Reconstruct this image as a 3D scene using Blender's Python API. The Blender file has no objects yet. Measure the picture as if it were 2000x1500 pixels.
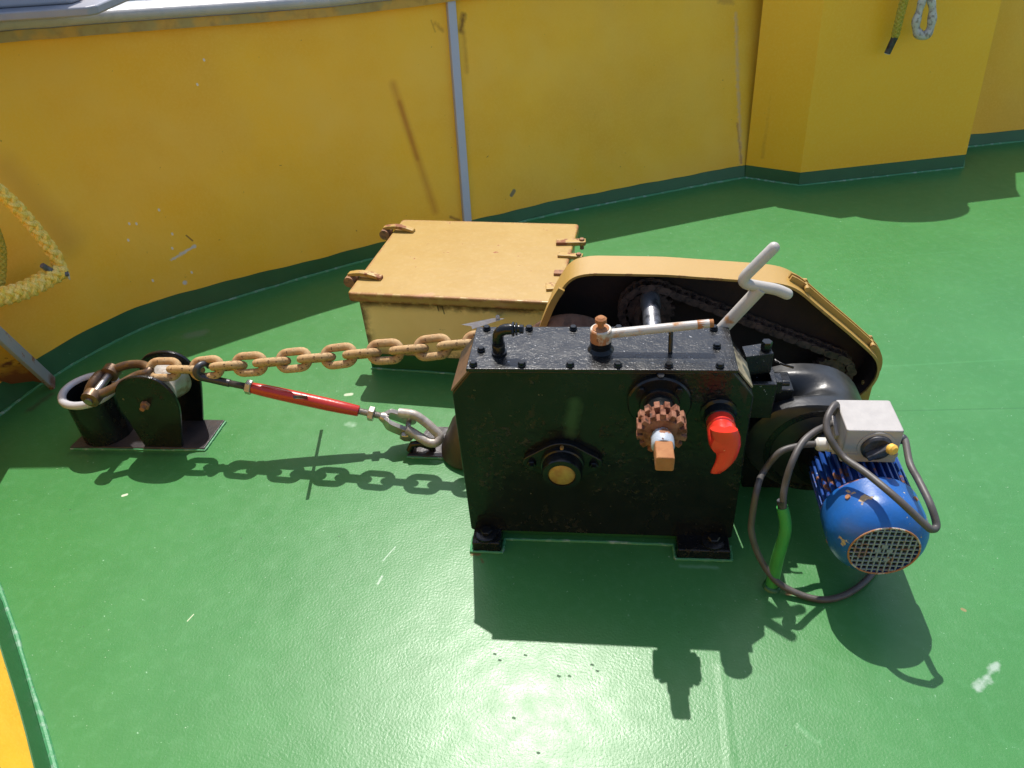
import bpy, bmesh, math, random
from mathutils import Vector as V, Matrix as M, Quaternion
from mathutils.bvhtree import BVHTree
random.seed(7)
SC = bpy.context.scene
COL = SC.collection

# ------------------------------------------------------------------ camera, sky, sun, exposure
F = 1484.08
CP = V((0.3108805, -1.2128911, 1.3614569))
RR = M(((0.9925721, 0.1024719, -0.0655754), (-0.0087123, 0.5975026, 0.8018197), (-0.1213454, 0.7952925, -0.5939572)))
cd = bpy.data.cameras.new('camera'); cam = bpy.data.objects.new('camera', cd); COL.objects.link(cam)
cd.sensor_width = 36; cd.lens = F / 2000 * 36; cd.clip_start = .02; cd.clip_end = 2000
cm = M.Identity(4)
for i in range(3):
    cm[i][0], cm[i][1], cm[i][2], cm[i][3] = RR[0][i], RR[1][i], -RR[2][i], CP[i]
cam.matrix_world = cm
SC.camera = cam
SAZ, SEL = 0.16371, 1.05727
LD = V((math.sin(SAZ) * math.cos(SEL), -math.cos(SAZ) * math.cos(SEL), -math.sin(SEL)))
w = bpy.data.worlds.new('World'); SC.world = w; w.use_nodes = True
nt = w.node_tree; bg = nt.nodes['Background']
sky = nt.nodes.new('ShaderNodeTexSky'); sky.sky_type = 'NISHITA'; sky.sun_disc = False
sky.sun_elevation = SEL; sky.sun_rotation = -SAZ; sky.air_density = 1.0; sky.dust_density = 1.5; sky.ozone_density = 1.0
nt.links.new(sky.outputs[0], bg.inputs[0]); bg.inputs[1].default_value = 0.165
sl = bpy.data.lights.new('sun', 'SUN'); sl.energy = 4.3; sl.angle = math.radians(.5); sl.color = (1, .955, .89)
so = bpy.data.objects.new('sun', sl); COL.objects.link(so); so.rotation_euler = LD.to_track_quat('-Z', 'Y').to_euler(); so.location = (0, 2, 5)
SC.view_settings.view_transform = 'Standard'; SC.view_settings.look = 'None'
SC.view_settings.exposure = 0.45; SC.view_settings.gamma = 1
SC.render.engine = 'CYCLES'
SC.cycles.use_denoising = True
SC.cycles.max_bounces = 8; SC.cycles.diffuse_bounces = 4
SC.cycles.sample_clamp_indirect = 8

# ------------------------------------------------------------------ helpers: points
def ray(px, py):
    return RR.transposed() @ V(((px - 1000) / F, -(py - 750) / F, 1.0))
def at(px, py, z=0.0):
    r = ray(px, py); return CP + r * ((z - CP.z) / r.z)
def atx(px, py, x):
    r = ray(px, py); return CP + r * ((x - CP.x) / r.x)
def aty(px, py, y):
    r = ray(px, py); return CP + r * ((y - CP.y) / r.y)

# ------------------------------------------------------------------ helpers: materials
def lin(r, g, b):
    f = lambda c: (c / 255) / 12.92 if c / 255 <= .04045 else ((c / 255 + .055) / 1.055) ** 2.4
    return (f(r), f(g), f(b))
class Mat:
    def __init__(s, name, base, rough=.4, metal=0.0, spec=.5, coat=0.0):
        s.m = bpy.data.materials.new(name); s.m.use_nodes = True
        s.t = s.m.node_tree; s.n = s.t.nodes; s.l = s.t.links
        s.b = s.n['Principled BSDF']
        s.b.inputs['Metallic'].default_value = metal
        s.b.inputs['Specular IOR Level'].default_value = spec
        s.b.inputs['Coat Weight'].default_value = coat
        tc = s.n.new('ShaderNodeTexCoord'); s.co = tc.outputs['Object']
        rgb = s.n.new('ShaderNodeRGB'); rgb.outputs[0].default_value = (*base, 1); s.c = rgb.outputs[0]
        v = s.n.new('ShaderNodeValue'); v.outputs[0].default_value = rough; s.r = v.outputs[0]
        s.h = None
        s.o = V((0, 0, 0))
    def math(s, op, a, b=0.0, clamp=False):
        n = s.n.new('ShaderNodeMath'); n.operation = op; n.use_clamp = clamp
        for i, x in enumerate((a, b)):
            if isinstance(x, (int, float)): n.inputs[i].default_value = x
            else: s.l.new(x, n.inputs[i])
        return n.outputs[0]
    def noise(s, scale, detail=3, rough=.55, dist=0.0, stretch=None, off=0.0):
        co = s.co
        mp = s.n.new('ShaderNodeMapping'); s.l.new(co, mp.inputs[0])
        if stretch: mp.inputs['Scale'].default_value = stretch
        mp.inputs['Location'].default_value = (off, off * .7, off * 1.3)
        n = s.n.new('ShaderNodeTexNoise'); n.inputs['Scale'].default_value = scale; n.inputs['Detail'].default_value = detail
        n.inputs['Roughness'].default_value = rough; n.inputs['Distortion'].default_value = dist
        s.l.new(mp.outputs[0], n.inputs['Vector']); return n.outputs[0]
    def ramp(s, x, lo, hi, a=0.0, b=1.0):
        n = s.n.new('ShaderNodeMapRange'); n.inputs[1].default_value = lo; n.inputs[2].default_value = hi
        n.inputs[3].default_value = a; n.inputs[4].default_value = b; n.clamp = True
        s.l.new(x, n.inputs[0]); return n.outputs[0]
    def mix(s, f, col, rough=None):
        n = s.n.new('ShaderNodeMix'); n.data_type = 'RGBA'
        if isinstance(f, (int, float)): n.inputs[0].default_value = f
        else: s.l.new(f, n.inputs[0])
        s.l.new(s.c, n.inputs[6])
        if isinstance(col, tuple): n.inputs[7].default_value = (*col, 1)
        else: s.l.new(col, n.inputs[7])
        s.c = n.outputs[2]
        if rough is not None:
            n = s.n.new('ShaderNodeMix'); n.data_type = 'FLOAT'
            if isinstance(f, (int, float)): n.inputs[0].default_value = f
            else: s.l.new(f, n.inputs[0])
            s.l.new(s.r, n.inputs[2]); n.inputs[3].default_value = rough; s.r = n.outputs[0]
        return s
    def mottle(s, col, amt, scale, detail=5, lo=.35, hi=.7, **k):
        return s.mix(s.ramp(s.noise(scale, detail, **k), lo, hi, 0, amt), col)
    def chips(s, col, scale, thr, soft=.03, rough=.8, dep=0.0, detail=6, gate=None, **k):
        f = s.ramp(s.noise(scale, detail, .6, **k), thr, thr + soft)
        if gate is not None: f = s.math('MULTIPLY', f, gate)
        s.mix(f, col, rough)
        if dep: s.height(f, dep)
        return s
    def edge(s, radius=.004, lo=.002, hi=.06):
        bv = s.n.new('ShaderNodeBevel'); bv.samples = 4; bv.inputs[0].default_value = radius
        g = s.n.new('ShaderNodeNewGeometry')
        d = s.n.new('ShaderNodeVectorMath'); d.operation = 'DOT_PRODUCT'
        s.l.new(bv.outputs[0], d.inputs[0]); s.l.new(g.outputs['Normal'], d.inputs[1])
        return s.ramp(s.math('SUBTRACT', 1.0, d.outputs['Value']), lo, hi)
    def seg(s, a, b, r0, r1, col, op=1.0, rough=None, nz=0.0, nscale=60, height=0.0):
        a = V(a) - s.o; b = V(b) - s.o; ba = b - a
        def vm(op_, x, y):
            n = s.n.new('ShaderNodeVectorMath'); n.operation = op_
            for i, q in enumerate((x, y)):
                if isinstance(q, (V, tuple)): n.inputs[i].default_value = q
                else: s.l.new(q, n.inputs[i])
            return n
        pa = vm('SUBTRACT', s.co, a).outputs[0]
        dt = vm('DOT_PRODUCT', pa, ba).outputs['Value']
        hh = s.math('MULTIPLY', dt, 1 / max(ba.dot(ba), 1e-9), True)
        sc = s.n.new('ShaderNodeVectorMath'); sc.operation = 'SCALE'; sc.inputs[0].default_value = ba; s.l.new(hh, sc.inputs['Scale'])
        df = vm('SUBTRACT', pa, sc.outputs[0]).outputs[0]
        ln = s.n.new('ShaderNodeVectorMath'); ln.operation = 'LENGTH'; s.l.new(df, ln.inputs[0]); d = ln.outputs['Value']
        if nz: d = s.math('ADD', d, s.math('MULTIPLY', s.math('SUBTRACT', s.noise(nscale, 4), .5), nz))
        f = s.ramp(d, r0, r1, op, 0)
        if col is not None: s.mix(f, col, rough)
        if height: s.height(f, height)
        return s
    def height(s, x, amt):
        t = s.math('MULTIPLY', x, amt)
        s.h = t if s.h is None else s.math('ADD', s.h, t)
        return s
    def bump(s, scale, amt, detail=3, **k):
        return s.height(s.noise(scale, detail, **k), amt)
    def rvar(s, scale, amt):
        s.r = s.math('ADD', s.r, s.math('MULTIPLY', s.math('SUBTRACT', s.noise(scale, 4), .5), amt), True); return s
    def done(s):
        s.l.new(s.c, s.b.inputs['Base Color']); s.l.new(s.r, s.b.inputs['Roughness'])
        if s.h is not None:
            bp = s.n.new('ShaderNodeBump'); bp.inputs['Strength'].default_value = 1; bp.inputs['Distance'].default_value = .35
            s.l.new(s.h, bp.inputs['Height']); s.l.new(bp.outputs[0], s.b.inputs['Normal'])
        return s.m

# ------------------------------------------------------------------ helpers: meshes
def basis(d):
    d = V(d).normalized(); up = V((0, 0, 1)) if abs(d.z) < .95 else V((0, 1, 0))
    x = up.cross(d).normalized(); return x, d.cross(x), d
def NB(): return bmesh.new()
def box(bm, c, s, rot=None):
    c = V(c); R = rot if rot is not None else M.Identity(3)
    v = [bm.verts.new(c + R @ V((s[0] / 2 * x, s[1] / 2 * y, s[2] / 2 * z))) for x in (-1, 1) for y in (-1, 1) for z in (-1, 1)]
    for f in ((0, 1, 3, 2), (4, 6, 7, 5), (0, 4, 5, 1), (2, 3, 7, 6), (0, 2, 6, 4), (1, 5, 7, 3)): bm.faces.new([v[i] for i in f])
def loft(bm, rings, cap=True, closed=True):
    R = [[bm.verts.new(p) for p in r] for r in rings]; n = len(R[0])
    for a, b in zip(R, R[1:]):
        for i in range(n if closed else n - 1):
            j = (i + 1) % n; bm.faces.new((a[i], a[j], b[j], b[i]))
    if cap: bm.faces.new(R[0][::-1]); bm.faces.new(R[-1])
    return R
def lathe(bm, o, d, prof, seg=28, cap=True, a0=0.0):
    x, y, z = basis(d); o = V(o)
    loft(bm, [[o + z * h + (x * math.cos(a0 + 2 * math.pi * i / seg) + y * math.sin(a0 + 2 * math.pi * i / seg)) * max(r, 1e-5) for i in range(seg)] for r, h in prof], cap)
def rod(bm, p, q, r, r2=None, seg=16):
    p = V(p); q = V(q); lathe(bm, p, q - p, [(r, 0), (r2 or r, (q - p).length)], seg)
def hexb(bm, o, d, r, h, dome=True):
    pr = [(r, 0), (r, h * .8), (r * .86, h)] if dome else [(r * .9, 0), (r, h * .12), (r, h * .88), (r * .9, h)]
    lathe(bm, o, d, pr, 6)
def tube(bm, pts, r, seg=12, closed=False, flat=None):
    pts = [V(p) for p in pts]; n = len(pts); rings = []; px = None
    for i in range(n):
        if closed: t = pts[(i + 1) % n] - pts[i - 1]
        else: t = pts[min(i + 1, n - 1)] - pts[max(i - 1, 0)]
        t.normalize()
        if px is None: x, _, _ = basis(t)
        else: x = (px - t * px.dot(t)).normalized()
        px = x; y = t.cross(x); rr = r(i / (n - 1)) if callable(r) else r
        rings.append([pts[i] + (x * math.cos(2 * math.pi * k / seg) + y * math.sin(2 * math.pi * k / seg)) * rr for k in range(seg)])
    if closed: rings.append(rings[0])
    if closed:
        R = [[bm.verts.new(p) for p in q] for q in rings[:-1]]
        for i in range(n):
            a, b = R[i], R[(i + 1) % n]
            for k in range(seg): bm.faces.new((a[k], a[(k + 1) % seg], b[(k + 1) % seg], b[k]))
    else: loft(bm, rings)
def spline(P, n=8, closed=False):
    P = [V(p) for p in P]; out = []; m = len(P)
    for i in range(m if closed else m - 1):
        if closed: a, b, c, d = P[i - 1], P[i], P[(i + 1) % m], P[(i + 2) % m]
        else: a, b, c, d = P[max(i - 1, 0)], P[i], P[i + 1], P[min(i + 2, m - 1)]
        for k in range(n):
            t = k / n
            out.append(.5 * ((2 * b) + (c - a) * t + (2 * a - 5 * b + 4 * c - d) * t * t + (3 * b - a - 3 * c + d) * t ** 3))
    if not closed: out.append(P[-1].copy())
    return out
def rounded(pts, r, n=5):
    """round the corners of a polyline of Vectors (open)"""
    pts = [V(p) for p in pts]; out = [pts[0]]
    for a, b, c in zip(pts, pts[1:], pts[2:]):
        u = (a - b); v = (c - b); k = min(r, u.length * .49, v.length * .49)
        p, q = b + u.normalized() * k, b + v.normalized() * k
        for i in range(n + 1):
            t = i / n; out.append(p * (1 - t) ** 2 + b * 2 * t * (1 - t) + q * t * t)
    out.append(pts[-1]); return out
def prism(bm, poly, d):
    d = V(d); loft(bm, [[V(p) for p in poly], [V(p) + d for p in poly]])
def rnd2(poly, r, n=4):
    """round the corners of a closed 2-D polygon"""
    P = [V((p[0], p[1], 0)) for p in poly]; out = []; m = len(P)
    for i in range(m):
        a, b, c = P[i - 1], P[i], P[(i + 1) % m]; u = a - b; v = c - b; k = min(r, u.length * .45, v.length * .45)
        p, q = b + u.normalized() * k, b + v.normalized() * k
        for j in range(n + 1):
            t = j / n; x = p * (1 - t) ** 2 + b * 2 * t * (1 - t) + q * t * t; out.append((x.x, x.y))
    return out
def setp(o, label=None, cat=None, group=None, kind=None):
    if label: o['label'] = label
    if cat: o['category'] = cat
    if group: o['group'] = group
    if kind: o['kind'] = kind
    return o
def rootloc(o):
    while o.parent: o = o.parent
    return o.location
def obj(name, bm, mat, parent=None, smooth=38, bevel=0.0, label=None, loc=None, seg=2):
    bmesh.ops.remove_doubles(bm, verts=bm.verts, dist=1e-6)
    bmesh.ops.recalc_face_normals(bm, faces=bm.faces)
    o0 = rootloc(parent) if parent else V(loc or (0, 0, 0))
    bmesh.ops.translate(bm, verts=bm.verts, vec=-V(o0))
    for f in bm.faces: f.smooth = smooth > 0
    if smooth:
        lim = math.radians(smooth)
        for e in bm.edges:
            if len(e.link_faces) == 2 and e.calc_face_angle(0) > lim: e.smooth = False
    me = bpy.data.meshes.new(name); bm.to_mesh(me); bm.free()
    me.materials.append(mat)
    o = bpy.data.objects.new(name, me); COL.objects.link(o)
    if parent: o.parent = parent
    else: o.location = o0
    if bevel:
        b = o.modifiers.new('bevel', 'BEVEL'); b.width = bevel; b.segments = seg; b.limit_method = 'ANGLE'; b.angle_limit = math.radians(40)
        b.harden_normals = True
    if label: o['label'] = label
    return o
def thing(name, label, cat, loc=(0, 0, 0), group=None):
    o = bpy.data.objects.new(name, None); COL.objects.link(o); o.location = loc; o.empty_display_size = .05
    bpy.context.view_layer.update()
    return setp(o, label, cat, group)

# ------------------------------------------------------------------ bulwark curve (deck edge), outward flare
BASE = [(4.2, 2.93), (3.2, 2.74), (2.6, 2.62), (2.0, 2.50), (1.45, 2.37), (.908, 2.18), (.5, 2.01), (.127, 1.849), (-.108, 1.725), (-.34, 1.595),
        (-.577, 1.459), (-.734, 1.363), (-1.0, 1.18), (-1.25, .995), (-1.37, .86), (-1.475, .66), (-1.535, .45), (-1.54, .24),
        (-1.44, .08), (-1.27, -.06), (-1.054, -.25), (-.709, -.601), (-.2, -1.13), (.4, -1.72), (1.2, -2.4), (2.4, -3.1), (4.2, -3.6)]
CRV = spline([(x, y, 0) for x, y in BASE], 10)
def normals(c):
    out = []
    for i in range(len(c)):
        t = c[min(i + 1, len(c) - 1)] - c[max(i - 1, 0)]; out.append(V((t.y, -t.x, 0)).normalized())
    # outward means away from the deck middle
    return [n if n.dot(c[i] - V((.6, 0, 0))) > 0 else -n for i, n in enumerate(out)]
NRM = normals(CRV)
HW, FL = .86, .215
HTAB = [(-1.7, 1.0), (-1.45, .968), (-1.37, .952), (-1.25, .929), (-1.0, .903), (-.734, .876), (-.577, .863), (-.3, .853), (9, .853)]
def FLs(i): return FL
def HWs(i):
    x = CRV[i].x
    for (x0, h0), (x1, h1) in zip(HTAB, HTAB[1:]):
        if x0 <= x <= x1: return h0 + (h1 - h0) * (x - x0) / (x1 - x0)
    return HTAB[0][1]
def wallp(i, z, extra=0.0): return CRV[i] + NRM[i] * (FLs(i) * z / HWs(i) + extra) + V((0, 0, z))
KZ = .052
def kz(i):
    c = CRV[i]; return KZ + .022 * max(0, min(1, (-c.x - .75) / .5)) + .0012 * math.sin(c.x * 17) + .001 * math.sin(c.x * 41 + c.y * 13)

# ------------------------------------------------------------------ materials
GREEN = (.041, .172, .044)
def deck_material():
    m = Mat('deck_green_paint', GREEN, .34, spec=.30)
    m.mottle((.058, .21, .060), .6, 3.2, 5)
    m.mottle((.042, .165, .044), .5, 9, 5, off=3)
    m.mottle((.075, .23, .085), .35, 40, 4, lo=.5, hi=.75, off=9)
    m.chips((.20, .38, .22), 85, .69, .04, .5, off=1.5);
    m.chips((.33, .42, .30), 170, .70, .03, .5, off=4.5)
    m.chips((.03, .035, .03), 70, .735, .02, .7, off=7.5)
    m.seg(at(1910, 1345), at(1945, 1300), .0, .010, (.30, .38, .31), .8, .5, nz=.034, nscale=45)
    m.seg(at(676, 771), at(686, 770), .005, .008, (.45, .50, .36), .85, .5, nz=.004)
    m.seg(at(680, 828), at(690, 830), .0, .014, (.24, .38, .25), .7, .5, nz=.024, nscale=60)
    m.seg(at(366, 1213), at(378, 1200), .0008, .0016, (.50, .55, .38), .9)
    m.seg(at(748, 1095), at(772, 1068), .0004, .0022, (.32, .42, .32), .8)
    m.seg(at(738, 1140), at(746, 1126), .0008, .004, (.32, .42, .32), .8)
    m.seg(at(240, 968), at(247, 966), .003, .005, (.55, .60, .45), .9)
    m.seg(at(370, 655), at(395, 650), .01, .03, (.12, .20, .12), .6, nz=.03, nscale=50)
    for px, py in ((975, 1289), (1025, 1279), (1090, 1320), (1111, 1320), (1155, 1298), (1002, 1402), (1050, 1470), (965, 1277), (1165, 1310)):
        m.seg(at(px, py), at(px + 3, py + 1), .0008, .0030, (.05, .06, .05), .85, .8, nz=.004, nscale=200)
    m.seg(at(1880, 1190), at(1884, 1192), .003, .0045, (.25, .18, .08), .8)
    m.seg(at(1538, 1160), at(1546, 1158), .003, .006, (.25, .12, .05), .8)
    m.seg(at(924, 1082), at(934, 1083), .001, .008, (.16, .06, .02), .8, .8, nz=.012, nscale=90)
    m.seg(at(940, 1092), at(943, 1098), .001, .004, (.12, .06, .02), .6, .8, nz=.006)
    m.seg(at(1330, 1106), at(1400, 1108), .001, .007, (.13, .30, .16), .6, .6, nz=.012, nscale=60)
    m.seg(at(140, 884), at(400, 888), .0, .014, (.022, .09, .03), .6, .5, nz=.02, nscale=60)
    m.seg(at(1500, 1152), at(1516, 1150), .012, .03, (.03, .10, .03), .5, .5, nz=.02)
    m.seg(at(60, 800), at(100, 770), .002, .02, (.05, .035, .02), .6, .8, nz=.03, nscale=40)
    # shallow plate seams welded across the deck
    m.seg(at(1408, 1300), at(1432, 1540), .002, .014, None, height=.0010)
    m.seg((1.10, .71, 0), (3.2, .93, 0), .001, .005, (.07, .25, .08), .35, height=.0008, nz=.006)
    m.seg((1.05, .50, 0), (3.2, .62, 0), .001, .004, (.025, .12, .03), .5, height=-.0008)
    m.seg((1.0, 1.36, 0), (3.2, 1.66, 0), .001, .006, (.06, .22, .07), .25, nz=.006)
    m.seg(at(1560, 1420), at(1600, 1450), .0, .008, (.12, .30, .13), .4, height=.0015, nz=.02)
    m.bump(190, .00125, 3, rough=.5)
    m.bump(420, .0003, 2)
    m.bump(6, .004, 2)
    m.rvar(25, .16)
    return m.done()
M_deck = deck_material()
def greenkick():
    m = Mat('kick_green_paint', (.016, .090, .024), .42)
    m.mottle((.020, .115, .034), .7, 9, 5); m.chips((.10, .2, .1), 60, .70, .05, .6)
    m.bump(60, .002, 4); return m.done()
M_kick = greenkick()
def weldm():
    m = Mat('worn_weld_bead', (.05, .23, .09), .5)
    m.chips((.26, .36, .28), 35, .53, .16, .6); m.chips((.12, .12, .1), 90, .66, .05, .8)
    m.bump(120, .004, 3); return m.done()
M_weld = weldm()
YEL = (.92, .49, .026)
YLID = (.37, .232, .058)

def bead(name, pts, r, parent):
    bm = NB(); pp = [p + V((random.uniform(-1, 1), random.uniform(-1, 1), 0)) * r * .15 for p in pts]
    tube(bm, pp, lambda t: r * random.uniform(.8, 1.2), 8); return obj(name, bm, M_weld, parent)

# deck sheet
bm = NB(); bm.faces.new([bm.verts.new((c.x, c.y, 0)) for c in CRV])
bmesh.ops.triangulate(bm, faces=bm.faces)
setp(obj('deck', bm, M_deck, smooth=0), kind='structure')

# bulwark
bw = thing('bulwark', 'curved yellow steel bulwark with green kick strip and grey top rail around the deck', 'bulwark', (0, 0, 0))
bm = NB(); rows = 14
g = [[bm.verts.new(wallp(i, kz(i) + (HWs(i) - kz(i)) * k / rows)) for k in range(rows + 1)] for i in range(len(CRV))]
for a, b in zip(g, g[1:]):
    for k in range(rows): bm.faces.new((a[k], b[k], b[k + 1], a[k + 1]))
bm.normal_update(); BV = BVHTree.FromBMesh(bm)
plate_bm = bm
def onwall(px, py):
    h = BV.ray_cast(CP, ray(px, py).normalized()); return h[0] if h[0] else at(px, py, .3)
m = Mat('yellow_bulwark_paint', YEL, .55, spec=.25)
m.mottle((.84, .41, .018), .7, 2.6, 6, lo=.4, hi=.7); m.mottle((.90, .53, .07), .6, 5, 6, off=5); m.mottle((.74, .36, .03), .6, 1.3, 4, lo=.48, hi=.68, off=11)
m.mottle((.92, .53, .06), .35, 140, 3, lo=.45, hi=.65, off=2)
m.seg(onwall(768, 165), onwall(850, 412), .0, .024, (.48, .15, .02), .5, .7, nz=.006, nscale=30)
m.seg(onwall(780, 200), onwall(815, 310), .0, .014, (.40, .10, .015), .45, .7, nz=.006, nscale=30)
m.seg(onwall(999, 381), onwall(1004, 373), .006, .010, (.20, .17, .09), .95, .6, nz=.004)
m.seg(onwall(335, 508), onwall(380, 480), .002, .007, (.60, .56, .48), .95, .6, nz=.022, nscale=45)
m.seg(onwall(361, 552), onwall(371, 574), .003, .009, (.60, .56, .50), .95, .6, nz=.018, nscale=50)
for px, py in ((252, 436), (266, 436), (250, 468), (336, 456), (374, 531), (298, 547), (398, 116), (385, 164), (336, 484), (310, 409)):
    m.seg(onwall(px, py), onwall(px + 1, py + 2), .0022, .0042, (.72, .66, .55), .9)
m.seg(onwall(364, 460), onwall(376, 470), .001, .004, (.22, .09, .03), .9)
m.seg(onwall(905, 30), onwall(900, 60), .0, .016, (.12, .045, .02), .8, .8, nz=.022)
m.seg(onwall(905, 60), onwall(912, 140), .0, .014, (.40, .18, .03), .45, .8, nz=.012)
m.seg(onwall(864, 60), onwall(850, 46), .0, .012, (.40, .17, .03), .5, .8, nz=.02)
m.seg(onwall(842, 40), onwall(850, 62), .0, .005, (.36, .15, .03), .5, .8)
m.seg(onwall(1437, 30), onwall(1447, 318), .0, .013, (.70, .42, .17), .8, .7, nz=.030, nscale=55, height=.004)
m.seg(onwall(1440, 240), onwall(1448, 318), .0, .008, (.40, .17, .05), .6, .8, nz=.022)
m.seg(onwall(1406, 2), onwall(1430, 4), .0, .016, (.40, .18, .05), .5, .8, nz=.02)
m.seg(onwall(880, 424), onwall(896, 430), .002, .01, (.25, .10, .03), .7, .8, nz=.01)
m.seg(onwall(2, 275), onwall(248, 612), .0008, .003, (.30, .15, .02), .8, height=-.003)
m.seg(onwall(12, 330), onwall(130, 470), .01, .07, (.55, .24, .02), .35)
m.chips((.36, .18, .04), 55, .715, .02, .8, off=2); m.chips((.20, .08, .03), 130, .745, .02, .8, off=6)
m.bump(160, .0011, 3); m.bump(9, .010, 3); m.bump(2.4, .03, 2); m.rvar(12, .15)
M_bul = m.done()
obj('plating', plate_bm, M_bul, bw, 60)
bm = NB(); g = [[bm.verts.new(wallp(i, kz(i) * k / 2, -.0025)) for k in range(3)] + [bm.verts.new(wallp(i, kz(i), .004))] for i in range(len(CRV))]
for a, b in zip(g, g[1:]):
    for k in range(3): bm.faces.new((a[k], b[k], b[k + 1], a[k + 1]))
obj('kick_strip', bm, M_kick, bw, 60)
bead('weld_bead', [c - n * .006 + V((0, 0, .001)) for c, n in zip(CRV, NRM)], .0055, bw)
# rail: yellow flange under a grey rounded cap
m = Mat('grey_rail_paint', (.36, .35, .34), .38)
m.mottle((.52, .50, .48), .6, 7, 5); m.chips((.45, .26, .12), 14, .66, .08, .7, off=3); m.mottle((.30, .30, .32), .5, 30, 4, lo=.5, hi=.7); m.bump(45, .004, 4)
M_rail = m.done()
m = Mat('yellowed_flange_paint', (.36, .27, .09), .5); m.mottle((.55, .31, .05), .9, 5, 4, lo=.48, hi=.56); m.mottle((.25, .13, .03), .5, 25, 4, lo=.5, hi=.7); m.bump(60, .003, 3)
M_flange = m.done()
def sweep(prof):
    bm = NB(); loft(bm, [[CRV[i] + NRM[i] * (FLs(i) + a) + V((0, 0, HWs(i) + b)) for a, b in prof] for i in range(len(CRV))]); return bm
obj('rail_flange', sweep([(-.030, -.012), (.05, -.012), (.05, .018), (-.030, .018)]), M_flange, bw)
cap = [(-.038, .020)] + [(-.028 - .022 * math.sin(a), .040 - .020 * math.cos(a)) for a in [math.radians(d) for d in (20, 50, 90, 130, 165, 180)]] + [(.10, .060), (.115, .050), (.115, .020)]
obj('rail_cap', sweep(cap), M_rail, bw, 50)
# flat-bar stiffener
m = Mat('grey_stiffener_paint', (.40, .41, .47), .45); m.mottle((.46, .45, .48), .6, 15, 4); m.bump(80, .0015, 3)
m.chips((.22, .10, .05), 60, .70, .05, .8, gate=m.edge(.006)); M_stiff = m.done()
ic = min(range(len(CRV)), key=lambda i: (CRV[i] - V((-.277, 1.742, 0))).length + (10 if CRV[i].y < 1 else 0))
n = NRM[ic]; t = V((-n.y, n.x, 0))
def bar(ii, half, depth, z0, z1):
    bm = NB(); b0 = CRV[ii]
    f = lambda z: b0 + NRM[ii] * (FL * z / HW) + V((0, 0, z))
    tt = V((-NRM[ii].y, NRM[ii].x, 0))
    loft(bm, [[f(z) + tt * half - NRM[ii] * depth, f(z) - tt * half - NRM[ii] * depth, f(z) - tt * half + NRM[ii] * .002, f(z) + tt * half + NRM[ii] * .002] for z in (z0, z1)])
    return bm
pa_, pb_ = onwall(880, 20), onwall(911, 430)
ax_ = (pb_ - pa_).normalized(); pb_ = pa_ + ax_ * (pa_.z - .004) / -ax_.z; pa_ = pa_ - ax_ * .03
nrm_ = NRM[ic].copy(); nrm_ = (nrm_ - ax_ * nrm_.dot(ax_)).normalized(); tt_ = ax_.cross(nrm_)
bm = NB(); loft(bm, [[p + tt_ * .0165 - nrm_ * .020, p - tt_ * .0165 - nrm_ * .020, p - tt_ * .0165 + nrm_ * .010, p + tt_ * .0165 + nrm_ * .010] for p in (pa_, pa_.lerp(pb_, .5), pb_)])
obj('stiffener', bm, M_stiff, bw, bevel=.003)

# ------------------------------------------------------------------ trunk standing against the bulwark on the right
tk = thing('deck_trunk', 'yellow box trunk with angled left facet and green foot against the bulwark', 'casing', (1.5, 2.3, 0))
T0 = [V((.93, 2.185, 0)), V((1.145, 2.080, 0)), V((1.878, 2.243, 0)), V((1.975, 2.50, 0))]
def trunkp(p, z): return p + V((.012, .13, 0)) * (z / .73) + V((0, 0, z))
TH = .86
m = Mat('yellow_trunk_paint', (.92, .47, .014), .45, spec=.3)
m.mottle((.86, .41, .012), .6, 3, 5); m.mottle((.92, .51, .04), .5, 120, 3, lo=.45, hi=.65); m.chips((.2, .1, .03), 70, .74, .02, .8)
m.o = V((1.5, 2.3, 0)); m.seg((.99, 2.165, .1), (1.01, 2.27, .8), .002, .014, (.32, .12, .015), .55, nz=.006)
m.bump(170, .0010, 3); m.bump(5, .008, 2); M_trunk = m.done()
bm = NB(); loft(bm, [[trunkp(p, z) for p in T0] for z in (.055, .3, .55, TH - .004)], cap=False, closed=False)
obj('casing', bm, M_trunk, tk, 20)
bm = NB(); tops = [trunkp(p, TH) for p in T0]; prism(bm, [tops[0] + V((-.01, 0, -.004)), tops[1] + V((0, -.012, -.004)), tops[2] + V((.012, .004, -.004)), V((1.95, 2.66, TH - .004)), V((1.0, 2.42, TH - .004))], (0, 0, .014)); obj('cap_plate', bm, M_trunk, tk)
bm = NB(); loft(bm, [[trunkp(p, z) for p in T0] for z in (0, .03, .055)], cap=False, closed=False); obj('kick_strip', bm, M_kick, tk, 20)
pts = []
for a, b in zip(T0, T0[1:]):
    pts += [a.lerp(b, k / 24) + V((0, -.003, .001)) for k in range(24)]
bead('weld_bead', pts, .0045, tk)

# ------------------------------------------------------------------ water and far things
m = Mat('harbour_water', (.045, .055, .055), .22, spec=.28); m.bump(1.2, .25, 4); m.bump(6, .06, 4); m.mottle((.07, .08, .075), .6, .8, 4)
M_water = m.done()
bm = NB()
for q in ((-400, -400), (400, -400), (400, 400), (-400, 400)): bm.verts.new((*q, -1.9))
bm.faces.new(bm.verts); setp(obj('water', bm, M_water, smooth=0), kind='structure')
m = Mat('hull_steel_paint', (.02, .05, .03), .5); m.mottle((.05, .04, .03), .6, 3); M_hull = m.done()
bm = NB(); out = [wallp(i, HWs(i), .02) for i in range(len(CRV))]
loft(bm, [out, [p - V((0, 0, .9)) - n * .12 for p, n in zip(out, NRM)], [p - V((0, 0, 3.0)) - n * .5 for p, n in zip(out, NRM)]], cap=False, closed=False)
obj('hull_side', bm, M_hull, bw, 60)

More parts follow.
